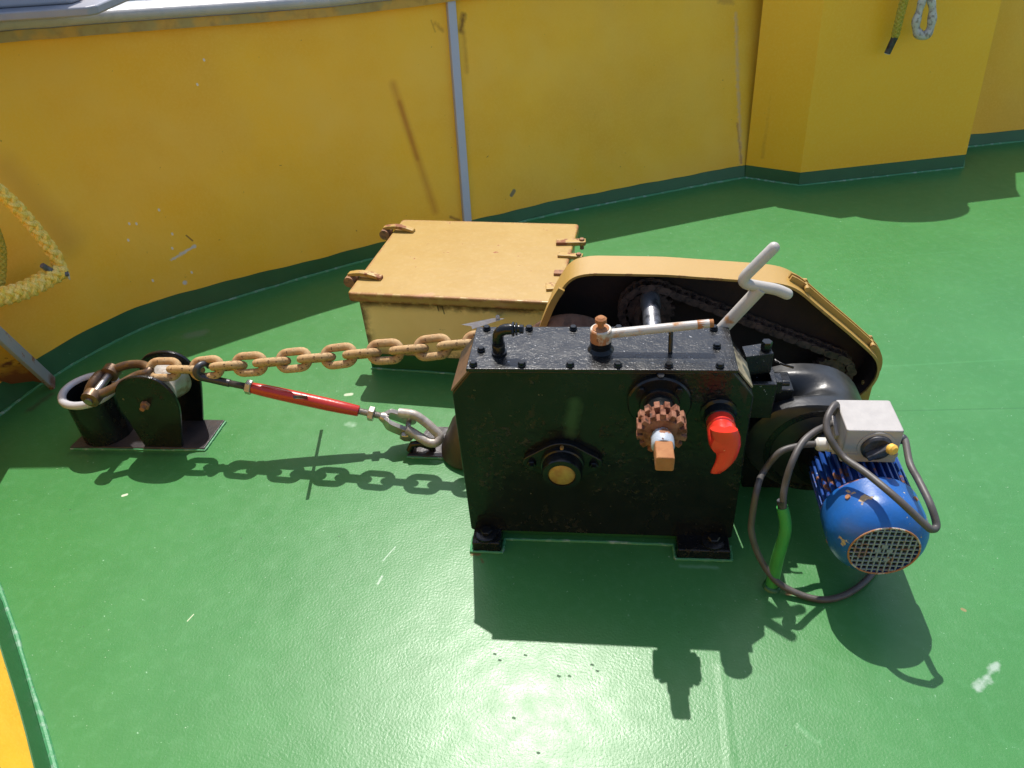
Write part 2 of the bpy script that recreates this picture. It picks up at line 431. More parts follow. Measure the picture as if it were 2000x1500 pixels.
# ------------------------------------------------------------------ fairlead on the rail
m = Mat('grey_fairlead_paint', (.25, .25, .28), .45); m.mottle((.31, .30, .31), .6, 10); m.chips((.30, .18, .10), 25, .69, .06, .8); m.bump(50, .003, 4)
M_fair = m.done()
z = 1.02
e0, e1 = at(-60, 44, z), at(172, 29, z)
u = (e1 - e0).normalized(); v = V((-u.y, u.x, 0))
fl = thing('fairlead', 'grey cast fairlead standing on the bulwark rail at the upper left corner', 'fairlead', e1 - u * .2 + v * .1)
def strip(bm, poly, z0, z1): prism(bm, [V((p.x, p.y, z0)) for p in poly], (0, 0, z1 - z0))
bm = NB(); q = [e1 - u * .62 + v * .0, e1, e1 + u * .02 + v * .02, e1 + u * .015 + v * .28, e1 - u * .62 + v * .28]
strip(bm, q, z - .004, z + .020); obj('flange_plate', bm, M_fair, fl, bevel=.006)
bm = NB(); rings = []
for h, ins in ((0, 0), (.03, .012), (.08, .022), (.22, .03), (.26, .0)):
    rings.append([p + V((0, 0, z + .020 + h)) for p in [V((0, 0, 0)) + (e1 - u * (.06 + ins) + v * (.05 + ins)).xy.to_3d(), (e1 - u * (.06 + ins) + v * (.24 - ins)).xy.to_3d(), (e1 - u * (.55 - ins) + v * (.24 - ins)).xy.to_3d(), (e1 - u * (.55 - ins) + v * (.05 + ins)).xy.to_3d()]])
loft(bm, rings); obj('horn', bm, M_fair, fl, bevel=.012, seg=3)
bm = NB(); s0 = e1 - u * .34 + v * .24; box(bm, V((s0.x, s0.y, z - .012)), (.34, .10, .020), M(((u.x, v.x, 0), (u.y, v.y, 0), (0, 0, 1)))); obj('pedestal', bm, M_fair, fl)
# mooring post and moored hull out on the water
pz = at(297, 2, -1.9)
m = Mat('dark_wet_timber', (.02, .022, .02), .6); m.mottle((.05, .045, .04), .6, 5, stretch=(1, 1, .1)); M_post = m.done()
bm = NB(); lathe(bm, pz - V((0, 0, 1)), (0, 0, 1), [(.16, 0), (.16, 4.5), (.13, 4.6), (0, 4.6)], 14)
setp(obj('mooring_post', bm, M_post, loc=pz), 'dark timber mooring post standing in the water beyond the rail', 'post')
pz = at(150, -8, -1.9)
m = Mat('dark_maroon_hull', (.035, .02, .022), .4); m.mottle((.06, .06, .06), .5, 2); M_boat = m.done()
bm = NB(); rings = []
for t_, wd, hh in ((-3.5, .1, .75), (-2.8, .65, .62), (-1, .95, .5), (1.5, .95, .5), (3.0, .75, .55)):
    rings.append([pz + V((t_ - 2.4, 2.4 - .35 * t_, 0)) + V(q) for q in ((0, -wd, hh), (0, -wd * .75, -.3), (0, wd * .75, -.3), (0, wd, hh))])
mb = thing('moored_boat', 'dark maroon hulled boat lying on the water beyond the fairlead', 'boat', pz)
loft(bm, rings); obj('hull', bm, M_boat, mb, bevel=.02)
bm = NB(); box(bm, pz + V((-1.2, 2.0, .75)), (1.6, .9, .6)); obj('wheelhouse', bm, M_fair, mb, bevel=.03)
# ------------------------------------------------------------------ stem bracket on the left
m = Mat('rusty_bracket_paint', (.55, .31, .04), .5)
gz = m.math('MULTIPLY', m.ramp(m.noise(16, 6), .43, .52), 1.0)
sep = m.n.new('ShaderNodeSeparateXYZ'); m.l.new(m.co, sep.inputs[0])
low = m.ramp(m.math('ADD', sep.outputs['Z'], m.math('MULTIPLY', m.noise(20, 4), .10)), .15, .20, 1, 0)
m.mix(low, (.20, .065, .02), .85); m.chips((.13, .045, .02), 13, .60, .08, .9, dep=.004); m.chips((.10, .035, .015), 60, .64, .04, .9); m.bump(70, .004, 4); M_brk = m.done()
m = Mat('grey_bracket_paint', (.30, .29, .28), .5); m.seg((0, 0, 0), (.004, -.012, .025), .01, .03, (.18, .06, .025), .9, .9, nz=.03); m.chips((.25, .10, .04), 24, .57, .06, .85); m.chips((.4, .26, .06), 18, .64, .05, .7); m.bump(60, .002, 3); M_brg = m.done()
toe = at(106, 752, 0.0)
sb = thing('stem_bracket', 'rusty yellow bracket plate with grey edge bar at the left bulwark', 'bracket', (toe.x, toe.y, 0))
bd_ = V((.155, -.438, .886)).normalized(); wd_ = V((-.93, -.36, 0)).normalized()
fn = bd_.cross(wd_).normalized(); e3 = fn.cross(bd_).normalized(); e3 = e3 if e3.dot(wd_) < 0 else -e3
bm = NB(); B0, B1 = toe + V((0, 0, .004)), toe + bd_ * .80
loft(bm, [[p + fn * .024 + e3 * .006, p - fn * .024 + e3 * .006, p - fn * .024 - e3 * .008, p + fn * .024 - e3 * .008] for p in (B0, B0.lerp(B1, .3), B0.lerp(B1, .7), B1)])
obj('edge_bar', bm, M_brg, sb, bevel=.003)
bm = NB(); prism(bm, [p + fn * .005 - e3 * .008 for p in (toe + bd_ * .02, B1, B1 + wd_ * .62, toe + bd_ * .30 + wd_ * .30, toe + bd_ * .10 + wd_ * .14, toe + bd_ * .065 + wd_ * .10, toe + bd_ * .055 + wd_ * .03)], -fn * .010)
obj('web_plate', bm, M_brk, sb)

# ------------------------------------------------------------------ ropes
m = Mat('yellow_braided_rope', (.92, .62, .08), .7, spec=.25); m.mottle((.95, .78, .36), .7, 40, 4); m.mottle((.66, .46, .05), .6, 300, 2, lo=.45, hi=.6, stretch=(1, 1, .3)); m.bump(500, .0012, 2); M_rope = m.done()
m = Mat('faded_yellow_rope', (.42, .33, .035), .75, spec=.2); m.mottle((.52, .42, .08), .8, 60, 4); m.mottle((.2, .15, .02), .5, 300, 2, lo=.5, hi=.65); m.bump(500, .0012, 2); M_rope2 = m.done()
m = Mat('black_tape', (.012, .012, .014), .45); m.mottle((.08, .08, .09), .7, 60, 3); M_tape = m.done()
m = Mat('grey_tape', (.16, .17, .20), .4); m.mottle((.03, .03, .03), .9, 45, 3); M_tape2 = m.done()
m = Mat('rope_end_fibre', (.55, .53, .46), .8); M_fibre = m.done()
def braid(bm, path, R0, r, pitch, nst=4, seg=6, step=.0030):
    L = 0; P = [path[0]]
    d = [0]
    for a, b in zip(path, path[1:]): d.append(d[-1] + (b - a).length)
    tot = d[-1]; nsm = max(int(tot / step), 8); pts = []; k = 0
    for i in range(nsm + 1):
        s = tot * i / nsm
        while k < len(d) - 2 and d[k + 1] < s: k += 1
        f = (s - d[k]) / max(d[k + 1] - d[k], 1e-9); pts.append(path[k].lerp(path[k + 1], f))
    fr = []; px = None
    for i in range(len(pts)):
        t = (pts[min(i + 1, len(pts) - 1)] - pts[max(i - 1, 0)]).normalized()
        x = basis(t)[0] if px is None else (px - t * px.dot(t)).normalized()
        px = x; fr.append((x, t.cross(x)))
    for sgn in (1, -1):
        for q in range(nst):
            c = []
            for i, p in enumerate(pts):
                ph = sgn * 2 * math.pi * (tot * i / nsm) / pitch + 2 * math.pi * q / nst + (math.pi / nst if sgn < 0 else 0)
                rr = R0 + sgn * r * .42 * math.sin(nst * ph)
                c.append(p + fr[i][0] * (math.cos(ph) * rr) + fr[i][1] * (math.sin(ph) * rr))
            tube(bm, c, r, seg)
zl = .37
def nearw(px, py, d):
    h = onwall(px, py); return h + (CP - h).normalized() * d
LP = [nearw(-90, 290, .24), nearw(-50, 330, .22), nearw(-15, 362, .20), nearw(30, 402, .17), nearw(75, 455, .14), nearw(108, 500, .12), nearw(117, 524, .11)]
mr = thing('mooring_rope', 'yellow braided rope loop with taped spliced eye hanging by the left bulwark', 'rope', LP[-1])
bm = NB(); braid(bm, spline(LP, 10), .0106, .0086, .110, 3)
low_ = [nearw(122, 526, .11), nearw(92, 544, .115), nearw(50, 566, .12), nearw(0, 580, .125), nearw(-60, 590, .13)]
obj('rope', bm, M_rope, mr)
bm = NB(); braid(bm, spline(low_, 10), .0160, .0105, .105, 4); obj('splice', bm, M_rope, mr)
bm = NB(); braid(bm, spline([nearw(-14, 440, .09), nearw(0, 480, .08), nearw(2, 510, .07), nearw(0, 545, .07), nearw(-10, 575, .09)], 8), .0085, .006, .07); obj('rope', bm, M_rope2, mr)
for a, b in (((100, 530), (82, 518)), ((116, 536), (134, 534))):
    A, B = nearw(*a, .125), nearw(*b, .135); bm = NB(); rod(bm, A, B, .0095, .0085, 10); obj('end_tape', bm, M_tape2, mr)
A, B = nearw(132, 533, .135), nearw(136, 546, .13); bm = NB(); tube(bm, [A, A.lerp(B, .5), B], lambda t: .005 - .003 * t, 8); obj('tape_tail', bm, M_fibre, mr)

# right ropes over the trunk
yr = 2.185
A = [V((1.47, 2.335, .915)), aty(1790, -120, yr + .06), aty(1776, -50, yr + .02), aty(1766, 0, yr), aty(1757, 35, yr - .004), aty(1748, 72, yr - .002)]
rr_ = thing('hanging_rope', 'thin yellow braided rope end bound in black tape hanging before the trunk', 'rope', A[-1])
bm = NB(); braid(bm, spline(A, 8), .0088, .0064, .060); obj('rope', bm, M_rope2, rr_)
bm = NB(); B = aty(1733, 104, yr + .0); tube(bm, [A[-1], A[-1].lerp(B, .5), B], lambda t: .0135 - .001 * t, 12); obj('end_tape', bm, M_tape, rr_)
bm = NB(); lathe(bm, B, B - A[-1], [(.0125, 0), (.012, .002), (.006, .003)], 10); obj('cut_end', bm, M_fibre, rr_)
m = Mat('bleached_rope_eye', (.46, .40, .36), .6); m.mottle((.60, .56, .50), .8, 40, 4); m.mottle((.20, .15, .12), .8, 70, 4, lo=.52, hi=.62); m.bump(160, .004, 3); M_eye = m.done()
ye = thing('rope_eye', 'pale grey rope eye hanging beside the black taped rope end', 'rope eye', aty(1803, 72, yr - .01))
E = [aty(*p, yr - .012) for p in ((1812, -40), (1803, -5), (1796, 20), (1789, 45), (1792, 63), (1803, 71), (1814, 62), (1820, 40), (1821, 15), (1817, -8), (1816, -40))]
E = [V((1.53, 2.335, .92)), V((1.525, 2.262, .90))] + E + [V((1.545, 2.262, .90)), V((1.55, 2.335, .92))]
bm = NB(); tube(bm, spline(E, 6), lambda t: .0125 + .004 * math.sin(math.pi * t) ** 2 + .0020 * math.sin(60 * t), 10); obj('eye', bm, M_eye, ye)
# coil lying on the trunk top; it throws the rounded shadow on the deck
cl = thing('rope_coil', 'coil of yellow rope lying on top of the trunk', 'rope coil', (1.45, 2.32, TH))
bm = NB(); C = []
for i in range(420):
    a = i * .21; f = 1 - .62 * ((i * .21 / (2 * math.pi)) % 4.7) / 4.7; lay = int(i * .21 / (2 * math.pi) / 4.7)
    C.append(V((1.43 + .235 * f * math.cos(a), 2.345 + .115 * f * math.sin(a), TH + .028 + .030 * lay + .003 * math.sin(a * 3))))
tube(bm, C, .017, 8); obj('coil', bm, M_rope2, cl)

# ------------------------------------------------------------------ hatch box
def rotz(a): return M.Rotation(a, 3, 'Z')
m = Mat('hatch_yellow_sunlit', YLID, .36, spec=.5)  # hatch yellow, base toned down for the sunlit lid
m.mottle((.41, .265, .078), .6, 5, 5); m.mottle((.34, .20, .040), .5, 14, 5, off=3); m.mottle((.43, .285, .10), .4, 60, 4, lo=.5, hi=.7, off=8)
ed = m.edge(.018, .002, .05)
m.chips((.24, .08, .025), 24, .44, .06, .85, gate=ed, off=1); m.chips((.28, .11, .04), 32, .69, .03, .85, off=2); m.chips((.30, .17, .06), 110, .69, .03, .8, off=7)
m.chips((.12, .05, .02), 150, .755, .02, .85, off=4)
m.o = V((-.11, .87, 0))
_r = M.Rotation(math.radians(-5.6), 3, 'Z'); _c = V((-.106, .895, 0)); _h = lambda x, y, z: _c + _r @ V((x, y, 0)) + V((0, 0, z))
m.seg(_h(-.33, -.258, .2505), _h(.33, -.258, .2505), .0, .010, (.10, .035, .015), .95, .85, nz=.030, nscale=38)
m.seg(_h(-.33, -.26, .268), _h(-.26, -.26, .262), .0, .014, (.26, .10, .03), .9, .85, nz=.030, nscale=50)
m.seg(_h(-.10, -.258, .280), _h(-.06, -.24, .284), .0, .012, (.40, .20, .10), .8, .8, nz=.024, nscale=60)
m.seg(_h(-.33, -.262, .278), _h(.33, -.262, .278), .0, .005, (.62, .50, .32), .6, .5, nz=.012, nscale=60)
m.seg(_h(-.18, .20, .284), _h(.06, .23, .284), .0004, .0018, (.28, .30, .06), .6); m.seg(_h(.06, .23, .284), _h(.14, .235, .284), .0004, .0018, (.28, .32, .06), .6); m.seg(_h(.08, .205, .284), _h(.22, .185, .284), .0004, .0018, (.28, .30, .06), .5)
m.bump(80, .0012, 4); m.bump(7, .005, 2); M_lid = m.done()
m = Mat('hatch_yellow_shade_lift', (.95, .69, .32), .42)  # same yellow as the lid, base brightened to make up for shade
m.mottle((.86, .60, .24), .7, 8, 5); ed = m.edge(.05, .001, .04)
m.chips((.10, .055, .025), 22, .40, .10, .85, gate=ed, off=2); m.chips((.12, .06, .03), 60, .70, .03, .85)
m.o = V((-.11, .87, 0))
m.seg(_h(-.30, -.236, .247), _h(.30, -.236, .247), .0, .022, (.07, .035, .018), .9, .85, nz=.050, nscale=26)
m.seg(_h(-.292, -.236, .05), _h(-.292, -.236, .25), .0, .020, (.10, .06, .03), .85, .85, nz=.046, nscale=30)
m.seg(_h(-.05, -.236, .25), _h(-.046, -.236, .224), .001, .003, (.03, .02, .015), .9); m.seg(_h(-.035, -.236, .25), _h(-.03, -.236, .215), .001, .003, (.03, .02, .015), .9)
m.bump(70, .0015, 4); M_coam = m.done()
m = Mat('worn_steel_rust', (.24, .10, .045), .75); m.mottle((.38, .20, .09), .8, 30, 5); m.mottle((.05, .03, .025), .8, 60, 4, lo=.5, hi=.65); m.bump(120, .004, 4); M_rust = m.done()
m = Mat('yellow_hinge_paint', (.40, .245, .055), .42); m.mottle((.34, .20, .04), .6, 20, 4); m.chips((.22, .08, .03), 28, .55, .05, .85, off=3); m.chips((.08, .03, .015), 70, .64, .05, .9); m.bump(90, .003, 3); M_hinge = m.done()
hx = thing('hatch_box', 'yellow steel hatch box with hinged lid, rusty clips and green foot', 'hatch', (-.11, .87, 0))
HR = rotz(math.radians(-5.6)); HC = V((-.106, .895, 0))
def hp(x, y, z=0): return HC + HR @ V((x, y, 0)) + V((0, 0, z))
HX, HY = .292, .235
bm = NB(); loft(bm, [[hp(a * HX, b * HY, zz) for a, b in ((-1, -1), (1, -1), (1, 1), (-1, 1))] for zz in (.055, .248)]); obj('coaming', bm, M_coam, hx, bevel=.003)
bm = NB(); loft(bm, [[hp(a * (HX + ex), b * (HY + ex), zz) for a, b in ((-1, -1), (1, -1), (1, 1), (-1, 1))] for zz, ex in ((0, .002), (.056, .002))]); obj('foot_strip', bm, M_kick, hx)
bead('weld_bead', [hp(-HX - .004 + (2 * HX) * k / 30, -HY - .005, .001) for k in range(31)], .004, hx)
bm = NB(); loft(bm, [[hp(a * (HX - .004), b * (HY - .004), zz) for a, b in ((-1, -1), (1, -1), (1, 1), (-1, 1))] for zz in (.247, .257)]); obj('gasket', bm, M_tape, hx)
bm = NB(); LX, LY = .311, .256
loft(bm, [[hp(x, y, zz) for x, y in rnd2([(-LX - .004, -LY), (LX, -LY), (LX - .006, LY), (-LX, LY)], .016)] for zz in (.252, .282)])
lid = obj('lid', bm, M_lid, hx, bevel=.006, seg=3)
def lug(px0, px1, wd, h0, mat, name, th=.010, arch=0.0):
    a, b = V(px0), V(px1); d = (b - a).normalized(); s = V((-d.y, d.x, 0)); bm = NB()
    loft(bm, [[p + s * wd + V((0, 0, h)), p - s * wd + V((0, 0, h)), p - s * wd + V((0, 0, h - th)), p + s * wd + V((0, 0, h - th))]
              for p, h in [(a.lerp(b, k / 5), h0 + arch * math.sin(math.pi * (1 - k / 5) * .9)) for k in range(6)]])
    return bm
# two hinges at the left edge: arm over the lid, knuckle and lower lug
for yy in (-.155, .17):
    bm = lug(hp(-LX - .035, yy), hp(-LX + .075, yy - .010), .011, .291, M_lid, 'hinge', .012, .012)
    hg = obj('hinge', bm, M_hinge, hx, bevel=.003)
    bm = NB(); rod(bm, hp(-LX - .030, yy - .022, .272), hp(-LX - .030, yy + .022, .272), .017, seg=14); obj('hinge_knuckle', bm, M_rust, hg)
    bm = NB(); prism(bm, [hp(-LX - .044, yy - .016, .272), hp(-LX - .020, yy - .016, .272), hp(-HX + .002, yy - .016, .19), hp(-HX + .002, yy - .016, .225)], HR @ V((0, .032, 0))); obj('hinge_lug', bm, M_rust, hg, bevel=.002)
# four clips at the right edge
for (a, b), c, mt, wd in ((((1086, 470), (1144, 469)), .292, M_hinge, .014), (((1090, 495), (1138, 498)), .290, M_hinge, .011), (((1082, 530), (1118, 531)), .290, M_rust, .012), (((1066, 558), (1104, 556)), .290, M_hinge, .019)):
    A, B = at(*a, c), at(*b, c); A.z = B.z = 0
    o = obj('clip', lug(A, B, wd, c, mt, 'clip', .013), mt, hx, bevel=.002)
    if wd < .015:
        bm = NB(); hexb(bm, B + V((-.012, 0, c)), (0, 0, 1), .0085, .006); rod(bm, B + V((-.012, 0, c - .03)), B + V((-.012, 0, c)), .0065, seg=10); obj('clip_bolt', bm, M_rust, o)
m = Mat('pale_steel_tag', (.50, .46, .42), .4, .3); m.mottle((.36, .30, .26), .7, 40, 4); m.bump(150, .0015, 3); M_tag = m.done()
A, B, C_, D = aty(901, 634, .560), aty(965, 621, .590), aty(986, 622, .592), aty(922, 643, .558)
tg = thing('steel_tag', 'small pale notched steel tag sticking out below the hatch lid', 'tag', A)
bm = NB(); N_ = (B - A).cross(D - A).normalized() * .002
prism(bm, [A, B, C_, D, A.lerp(D, .55) + (B - A).normalized() * .012], N_); obj('plate', bm, M_tag, tg)
bm = NB(); rod(bm, aty(972, 619, .640), aty(972, 619, .585), .006, seg=10); obj('pin', bm, M_tag, tg)

# ------------------------------------------------------------------ chain guard with sprockets and drive chain
GYF, GYB = .378, .468
gp = [(1040, 705), (1067, 633), (1085, 590), (1107, 556), (1122, 544), (1142, 539), (1165, 537.5), (1300, 540), (1480, 553), (1522, 557), (1548, 564), (1568, 577), (1600, 605), (1660, 655), (1697, 688), (1711, 703), (1716, 720), (1711, 740), (1690, 768)]
G2 = [(aty(*p, GYF).x, aty(*p, GYF).z) for p in gp]; G2.append((.900, .10)); G2.append((.86, .06)); G2.append((.10, .06))
m = Mat('yellow_guard_paint', (.39, .24, .062), .40); m.mottle((.36, .205, .04), .6, 6, 5); ed = m.edge(.006, .004, .08)
m.chips((.16, .055, .02), 40, .56, .06, .85, gate=ed); m.chips((.3, .15, .05), 80, .73, .03, .8); m.bump(80, .0012, 3); M_guard = m.done()
m = Mat('dark_rusty_steel', (.020, .010, .007), .75); m.mottle((.045, .018, .010), .8, 12, 5); m.chips((.09, .05, .035), 160, .66, .05, .9); m.bump(90, .003, 4); M_dark = m.done()
cg = thing('chain_guard', 'yellow sheet steel chain guard with open front and dark rusty inside', 'guard', (.55, .42, 0))
gl = rounded([V((x, 0, z_)) for x, z_ in G2[:20]], .02, 3)
bm = NB(); th = .005
def offs(P, d):
    out = []
    for i, p in enumerate(P):
        t = (P[min(i + 1, len(P) - 1)] - P[max(i - 1, 0)]).normalized(); out.append(p + V((-t.z, 0, t.x)) * d)
    return out
gi, go = offs(gl, -.001), offs(gl, th)
loft(bm, [[a + V((0, GYF, 0)), b + V((0, GYF, 0)), b + V((0, GYB, 0)), a + V((0, GYB, 0))] for a, b in zip(gi, go)])
obj('rim', bm, M_guard, cg, 30)
gi2 = offs(gl, -.0035)
bm = NB(); loft(bm, [[a + V((0, GYF + .004, 0)), a + V((0, GYB - .001, 0))] for a in gi2], cap=False, closed=False); obj('rim_lining', bm, M_dark, cg, 30)
bm = NB(); prism(bm, [V((x, GYB - .004, z_)) for x, z_ in [(p.x, p.z) for p in gl] + [(.86, .03), (.12, .03)]], (0, .004, 0)); obj('back_plate', bm, M_dark, cg, 0)
# joining flange with bolts along the sloping edge, and along the left edge
sl_ = [p for p in go if p.x > .735 and p.z > .20]
def band(P, y0, y1, d0, d1):
    a, b = offs(P, d0), offs(P, d1); bm = NB()
    loft(bm, [[p + V((0, y0, 0)), q + V((0, y0, 0)), q + V((0, y1, 0)), p + V((0, y1, 0))] for p, q in zip(a, b)]); return bm
obj('joint_flange', band(sl_, GYF + .028, GYF + .034, -.001, .013), M_guard, cg, 30)
obj('joint_flange', band(sl_, GYF + .042, GYF + .048, -.001, .014), M_guard, cg, 30)
for k in (.18, .62):
    p = sl_[int(k * (len(sl_) - 1))]; bm = NB(); q = offs(sl_, .008)[int(k * (len(sl_) - 1))]
    hexb(bm, q + V((0, GYF + .048, 0)), (0, 1, 0), .010, .007); rod(bm, q + V((0, GYF + .015, 0)), q + V((0, GYF + .06, 0)), .006, seg=10); obj('flange_bolt', bm, M_guard, cg)
le = [p for p in go if p.x < .21]
obj('edge_strip', band(le, GYF - .012, GYF - .004, -.006, .010), M_guard, cg, 30)
bm = NB(); q0 = aty(1694, 765, GYF + .03); box(bm, (q0.x - .006, GYF + .03, .085), (.026, .012, .17)); obj('leg', bm, M_guard, cg, bevel=.002)
# sprockets and chain inside
def sprocket(bm, c, d, r, n, w_, hub=.4):
    x, y, z_ = basis(d); c = V(c); poly = []
    for i in range(n):
        for f, q in ((0, .86), (.3, .86), (.42, 1), (.6, 1), (.72, .86)):
            a = 2 * math.pi * (i + f) / n; poly.append(c + (x * math.cos(a) + y * math.sin(a)) * r * q)
    prism(bm, poly, z_ * w_); lathe(bm, c - z_ * .012, d, [(r * hub, 0), (r * hub, w_ + .024)], 20)
m = Mat('greasy_rusty_chain', (.055, .032, .022), .6); m.mottle((.14, .08, .055), .8, 40, 4); m.mottle((.015, .01, .01), .8, 90, 4, lo=.5, hi=.65); m.bump(120, .003, 3); M_gchain = m.done()
S1, S2 = V((.418, .425, .372)), V((.872, .425, .192)); r1, r2 = .062, .045
dt = thing('sprocket_drive', 'dark greasy roller chain on two sprockets inside the yellow guard', 'chain drive', (.6, .425, .2))
for S_, r_ in ((S1, r1), (S2, r2)):
    bm = NB(); sprocket(bm, S_ - V((0, .012, 0)), (0, 1, 0), r_, 18, .02); obj('sprocket', bm, M_gchain, dt)
dv = (S2 - S1); L12 = dv.length; dv.normalize(); nv = V((-dv.z, 0, dv.x)); nv = nv if nv.z > 0 else -nv
path = []
rr1, rr2 = r1 + .006, r2 + .006
for k in range(13): a = math.pi * k / 12; path.append(S1 + (nv * -math.cos(a) - dv * math.sin(a)) * rr1)
for k in range(1, 24): path.append((S1 + nv * rr1).lerp(S2 + nv * rr2, k / 24))
for k in range(13): a = math.pi * k / 12; path.append(S2 + (nv * math.cos(a) + dv * math.sin(a)) * rr2)
for k in range(1, 24): path.append((S2 - nv * rr2).lerp(S1 - nv * rr1, k / 24) - V((0, 0, .02 * math.sin(math.pi * k / 24))))
bm = NB(); d_ = 0; acc = [path[0]]; pp = path + [path[0]]; step = .019; rem = 0
res = []
for a, b in zip(pp, pp[1:]):
    l = (b - a).length; s = rem
    while s < l: res.append((a.lerp(b, s / l), (b - a).normalized())); s += step
    rem = s - l
for i, (p, t_) in enumerate(res):
    y_ = V((0, 1, 0)); w2 = .016 if i % 2 else .0125
    rod(bm, p - y_ * .017, p + y_ * .017, .0065, seg=8)
    for s in (-1, 1):
        c = p + t_ * step * .5 + y_ * s * w2; n_ = t_.cross(y_)
        prism(bm, [c + t_ * (math.cos(a) * .0115 + (.008 if math.cos(a) > 0 else -.008)) * 1.0 + n_ * math.sin(a) * .0095 for a in [2 * math.pi * k / 10 for k in range(10)]], y_ * s * .003)
obj('roller_chain', bm, M_gchain, dt)
m = Mat('bright_worn_shaft', (.30, .30, .31), .35, .8); m.mottle((.05, .05, .05), .9, 25, 4, lo=.45, hi=.6); m.bump(120, .002, 3); M_shaft = m.done()
bm = NB(); lathe(bm, (.418, .15, .410), (0, 1, 0), [(.021, 0), (.021, .22), (.024, .225), (.024, .262)], 24)
obj('drive_shaft', bm, M_shaft, dt)
bm = NB(); lathe(bm, (.418, .385, .372), (0, 1, 0), [(.026, .0), (.038, .0), (.038, .02), (.026, .02)], 24, cap=False); obj('hub_ring', bm, M_gchain, dt)

# ------------------------------------------------------------------ gypsy wheel behind the gearbox
m = Mat('brown_worn_gypsy', (.16, .075, .04), .6, .3); m.mottle((.30, .17, .10), .8, 25, 4); m.mottle((.05, .03, .02), .7, 50, 4, lo=.5, hi=.65); m.bump(80, .004, 4); M_gyp = m.done()
gw = thing('gypsy_wheel', 'rusty brown chain wheel between the black gearbox and the yellow guard', 'wheel', (.223, .3, .25))
bm = NB(); lathe(bm, (.223, .275, .25), (0, 1, 0), [(.05, 0), (.128, 0), (.136, .008), (.132, .016), (.105, .030), (.09, .05), (.09, .07), (.105, .085), (.132, .10), (.136, .108), (.128, .116), (.05, .116)], 48)
obj('wheel', bm, M_gyp, gw)
bm = NB(); lathe(bm, (.223, .15, .25), (0, 1, 0), [(.035, 0), (.035, .13)], 20); obj('axle', bm, M_shaft, gw)
for k in range(2):
    bm = NB(); lathe(bm, (.223, .40 + .02 * k, .25), (0, 1, 0), [(.045, 0), (.045, .012)], 20); obj('end_collar', bm, M_gyp, gw)

# ------------------------------------------------------------------ gearbox
def blackpaint(name, rough=.22, wear=True, spec=.32):
    m = Mat(name, (.006, .0065, .007), rough, spec=spec)
    m.mottle((.013, .0145, .015), .6, 20, 5)
    if wear:
        gt = m.ramp(m.noise(7, 4, off=6), .50, .60); m.chips((.030, .027, .018), 75, .57, .10, .5, dep=.004, gate=gt, off=4); m.height(m.math('MULTIPLY', gt, m.noise(110, 4)), .006); m.chips((.022, .017, .012), 24, .62, .10, .6, off=4, stretch=(1, 1, .6)); m.chips((.12, .10, .06), 90, .70, .04, .6, off=8)
        m.chips((.35, .34, .30), 160, .755, .02, .5, off=1)
    m.bump(90, .0026, 5); m.bump(18, .004, 4); m.rvar(30, .25)
    return m
m = blackpaint('black_gearbox_paint', .22); m.o = V((.3, .07, 0))
m.seg((0.25, 0, .41), (.24, 0, .33), .004, .020, (.05, .10, .045), .5, nz=.02)
m.seg((.1445, -.3, .40), (.1445, .3, .40), .0, .0005, (.1, .1, .1), 0)
M_gb = m.done()
m = blackpaint('black_top_plate_paint', .25, False, .45); m.chips((.50, .50, .50), 150, .675, .03, .5, off=3); m.chips((.30, .27, .20), 12, .68, .05, .6, off=12); m.bump(260, .0018, 3)  # white specks paint in sun glints along with salt
M_gt = m.done()
M_blk = blackpaint('black_gloss_paint', .20, False).done()
m = Mat('brown_worn_chamfer', (.10, .055, .03), .5); m.mottle((.16, .09, .05), .8, 14, 5); m.mottle((.02, .018, .016), .9, 10, 5, lo=.52, hi=.62); m.bump(60, .003, 4); M_cham = m.done()
gb = thing('gearbox', 'black painted steel gearbox with bolted top plate and brass capped bearing', 'gearbox', (.3, .07, 0))
W_, D_, Z0, Z1, Z2, CH = .6, .148, .023, .430, .487, .044
poly = rnd2([(0, Z0), (W_, Z0), (W_, Z1), (W_ - CH, Z2), (CH, Z2), (0, Z1)], .006, 2)
bm = NB(); prism(bm, [V((x, 0, z_)) for x, z_ in poly], (0, D_, 0)); obj('housing', bm, M_gb, gb, 30, bevel=.004)
bm = NB(); o_ = .0025; dx, dz = CH, Z2 - Z1; l_ = math.hypot(dx, dz); nx, nz_ = -dz / l_, dx / l_
prism(bm, [V((0 + nx * o_, .003, Z1 + .004 + nz_ * o_)), V((CH - .004 + nx * o_, .003, Z2 - .003 + nz_ * o_)), V((CH - .004 + nx * o_, D_ - .003, Z2 - .003 + nz_ * o_)), V((nx * o_, D_ - .003, Z1 + .004 + nz_ * o_))], (-nx * .004, 0, -nz_ * .004))
obj('chamfer_cover', bm, M_cham, gb)
bm = NB(); prism(bm, [V((CH - .008, -.004, Z2 + .0005)), V((W_ - CH + .008, -.004, Z2 + .0005)), V((W_ - CH + .008, D_ + .004, Z2 + .0005)), V((CH - .008, D_ + .004, Z2 + .0005))], (0, 0, .008)); obj('top_plate', bm, M_gt, gb, bevel=.002)
ZT = Z2 + .0085
TB = [(920, 722), (1018, 722), (1113, 722), (1207, 722), (1307, 722), (1407, 722), (940, 685), (1400, 678), (951, 643), (1034, 641), (1120, 640), (1208, 638), (1392, 634)]
for p in TB:
    q = at(*p, ZT); q.x = max(.05, min(.55, q.x)); q.y = max(.008, min(.14, q.y)); bm = NB(); lathe(bm, q, (0, 0, 1), [(.0085, 0), (.0085, .003), (.0075, .004)], 12); hexb(bm, q + V((0, 0, .003)), (0, 0, 1), .0072, .006); obj('top_bolt', bm, M_blk, gb, 30)
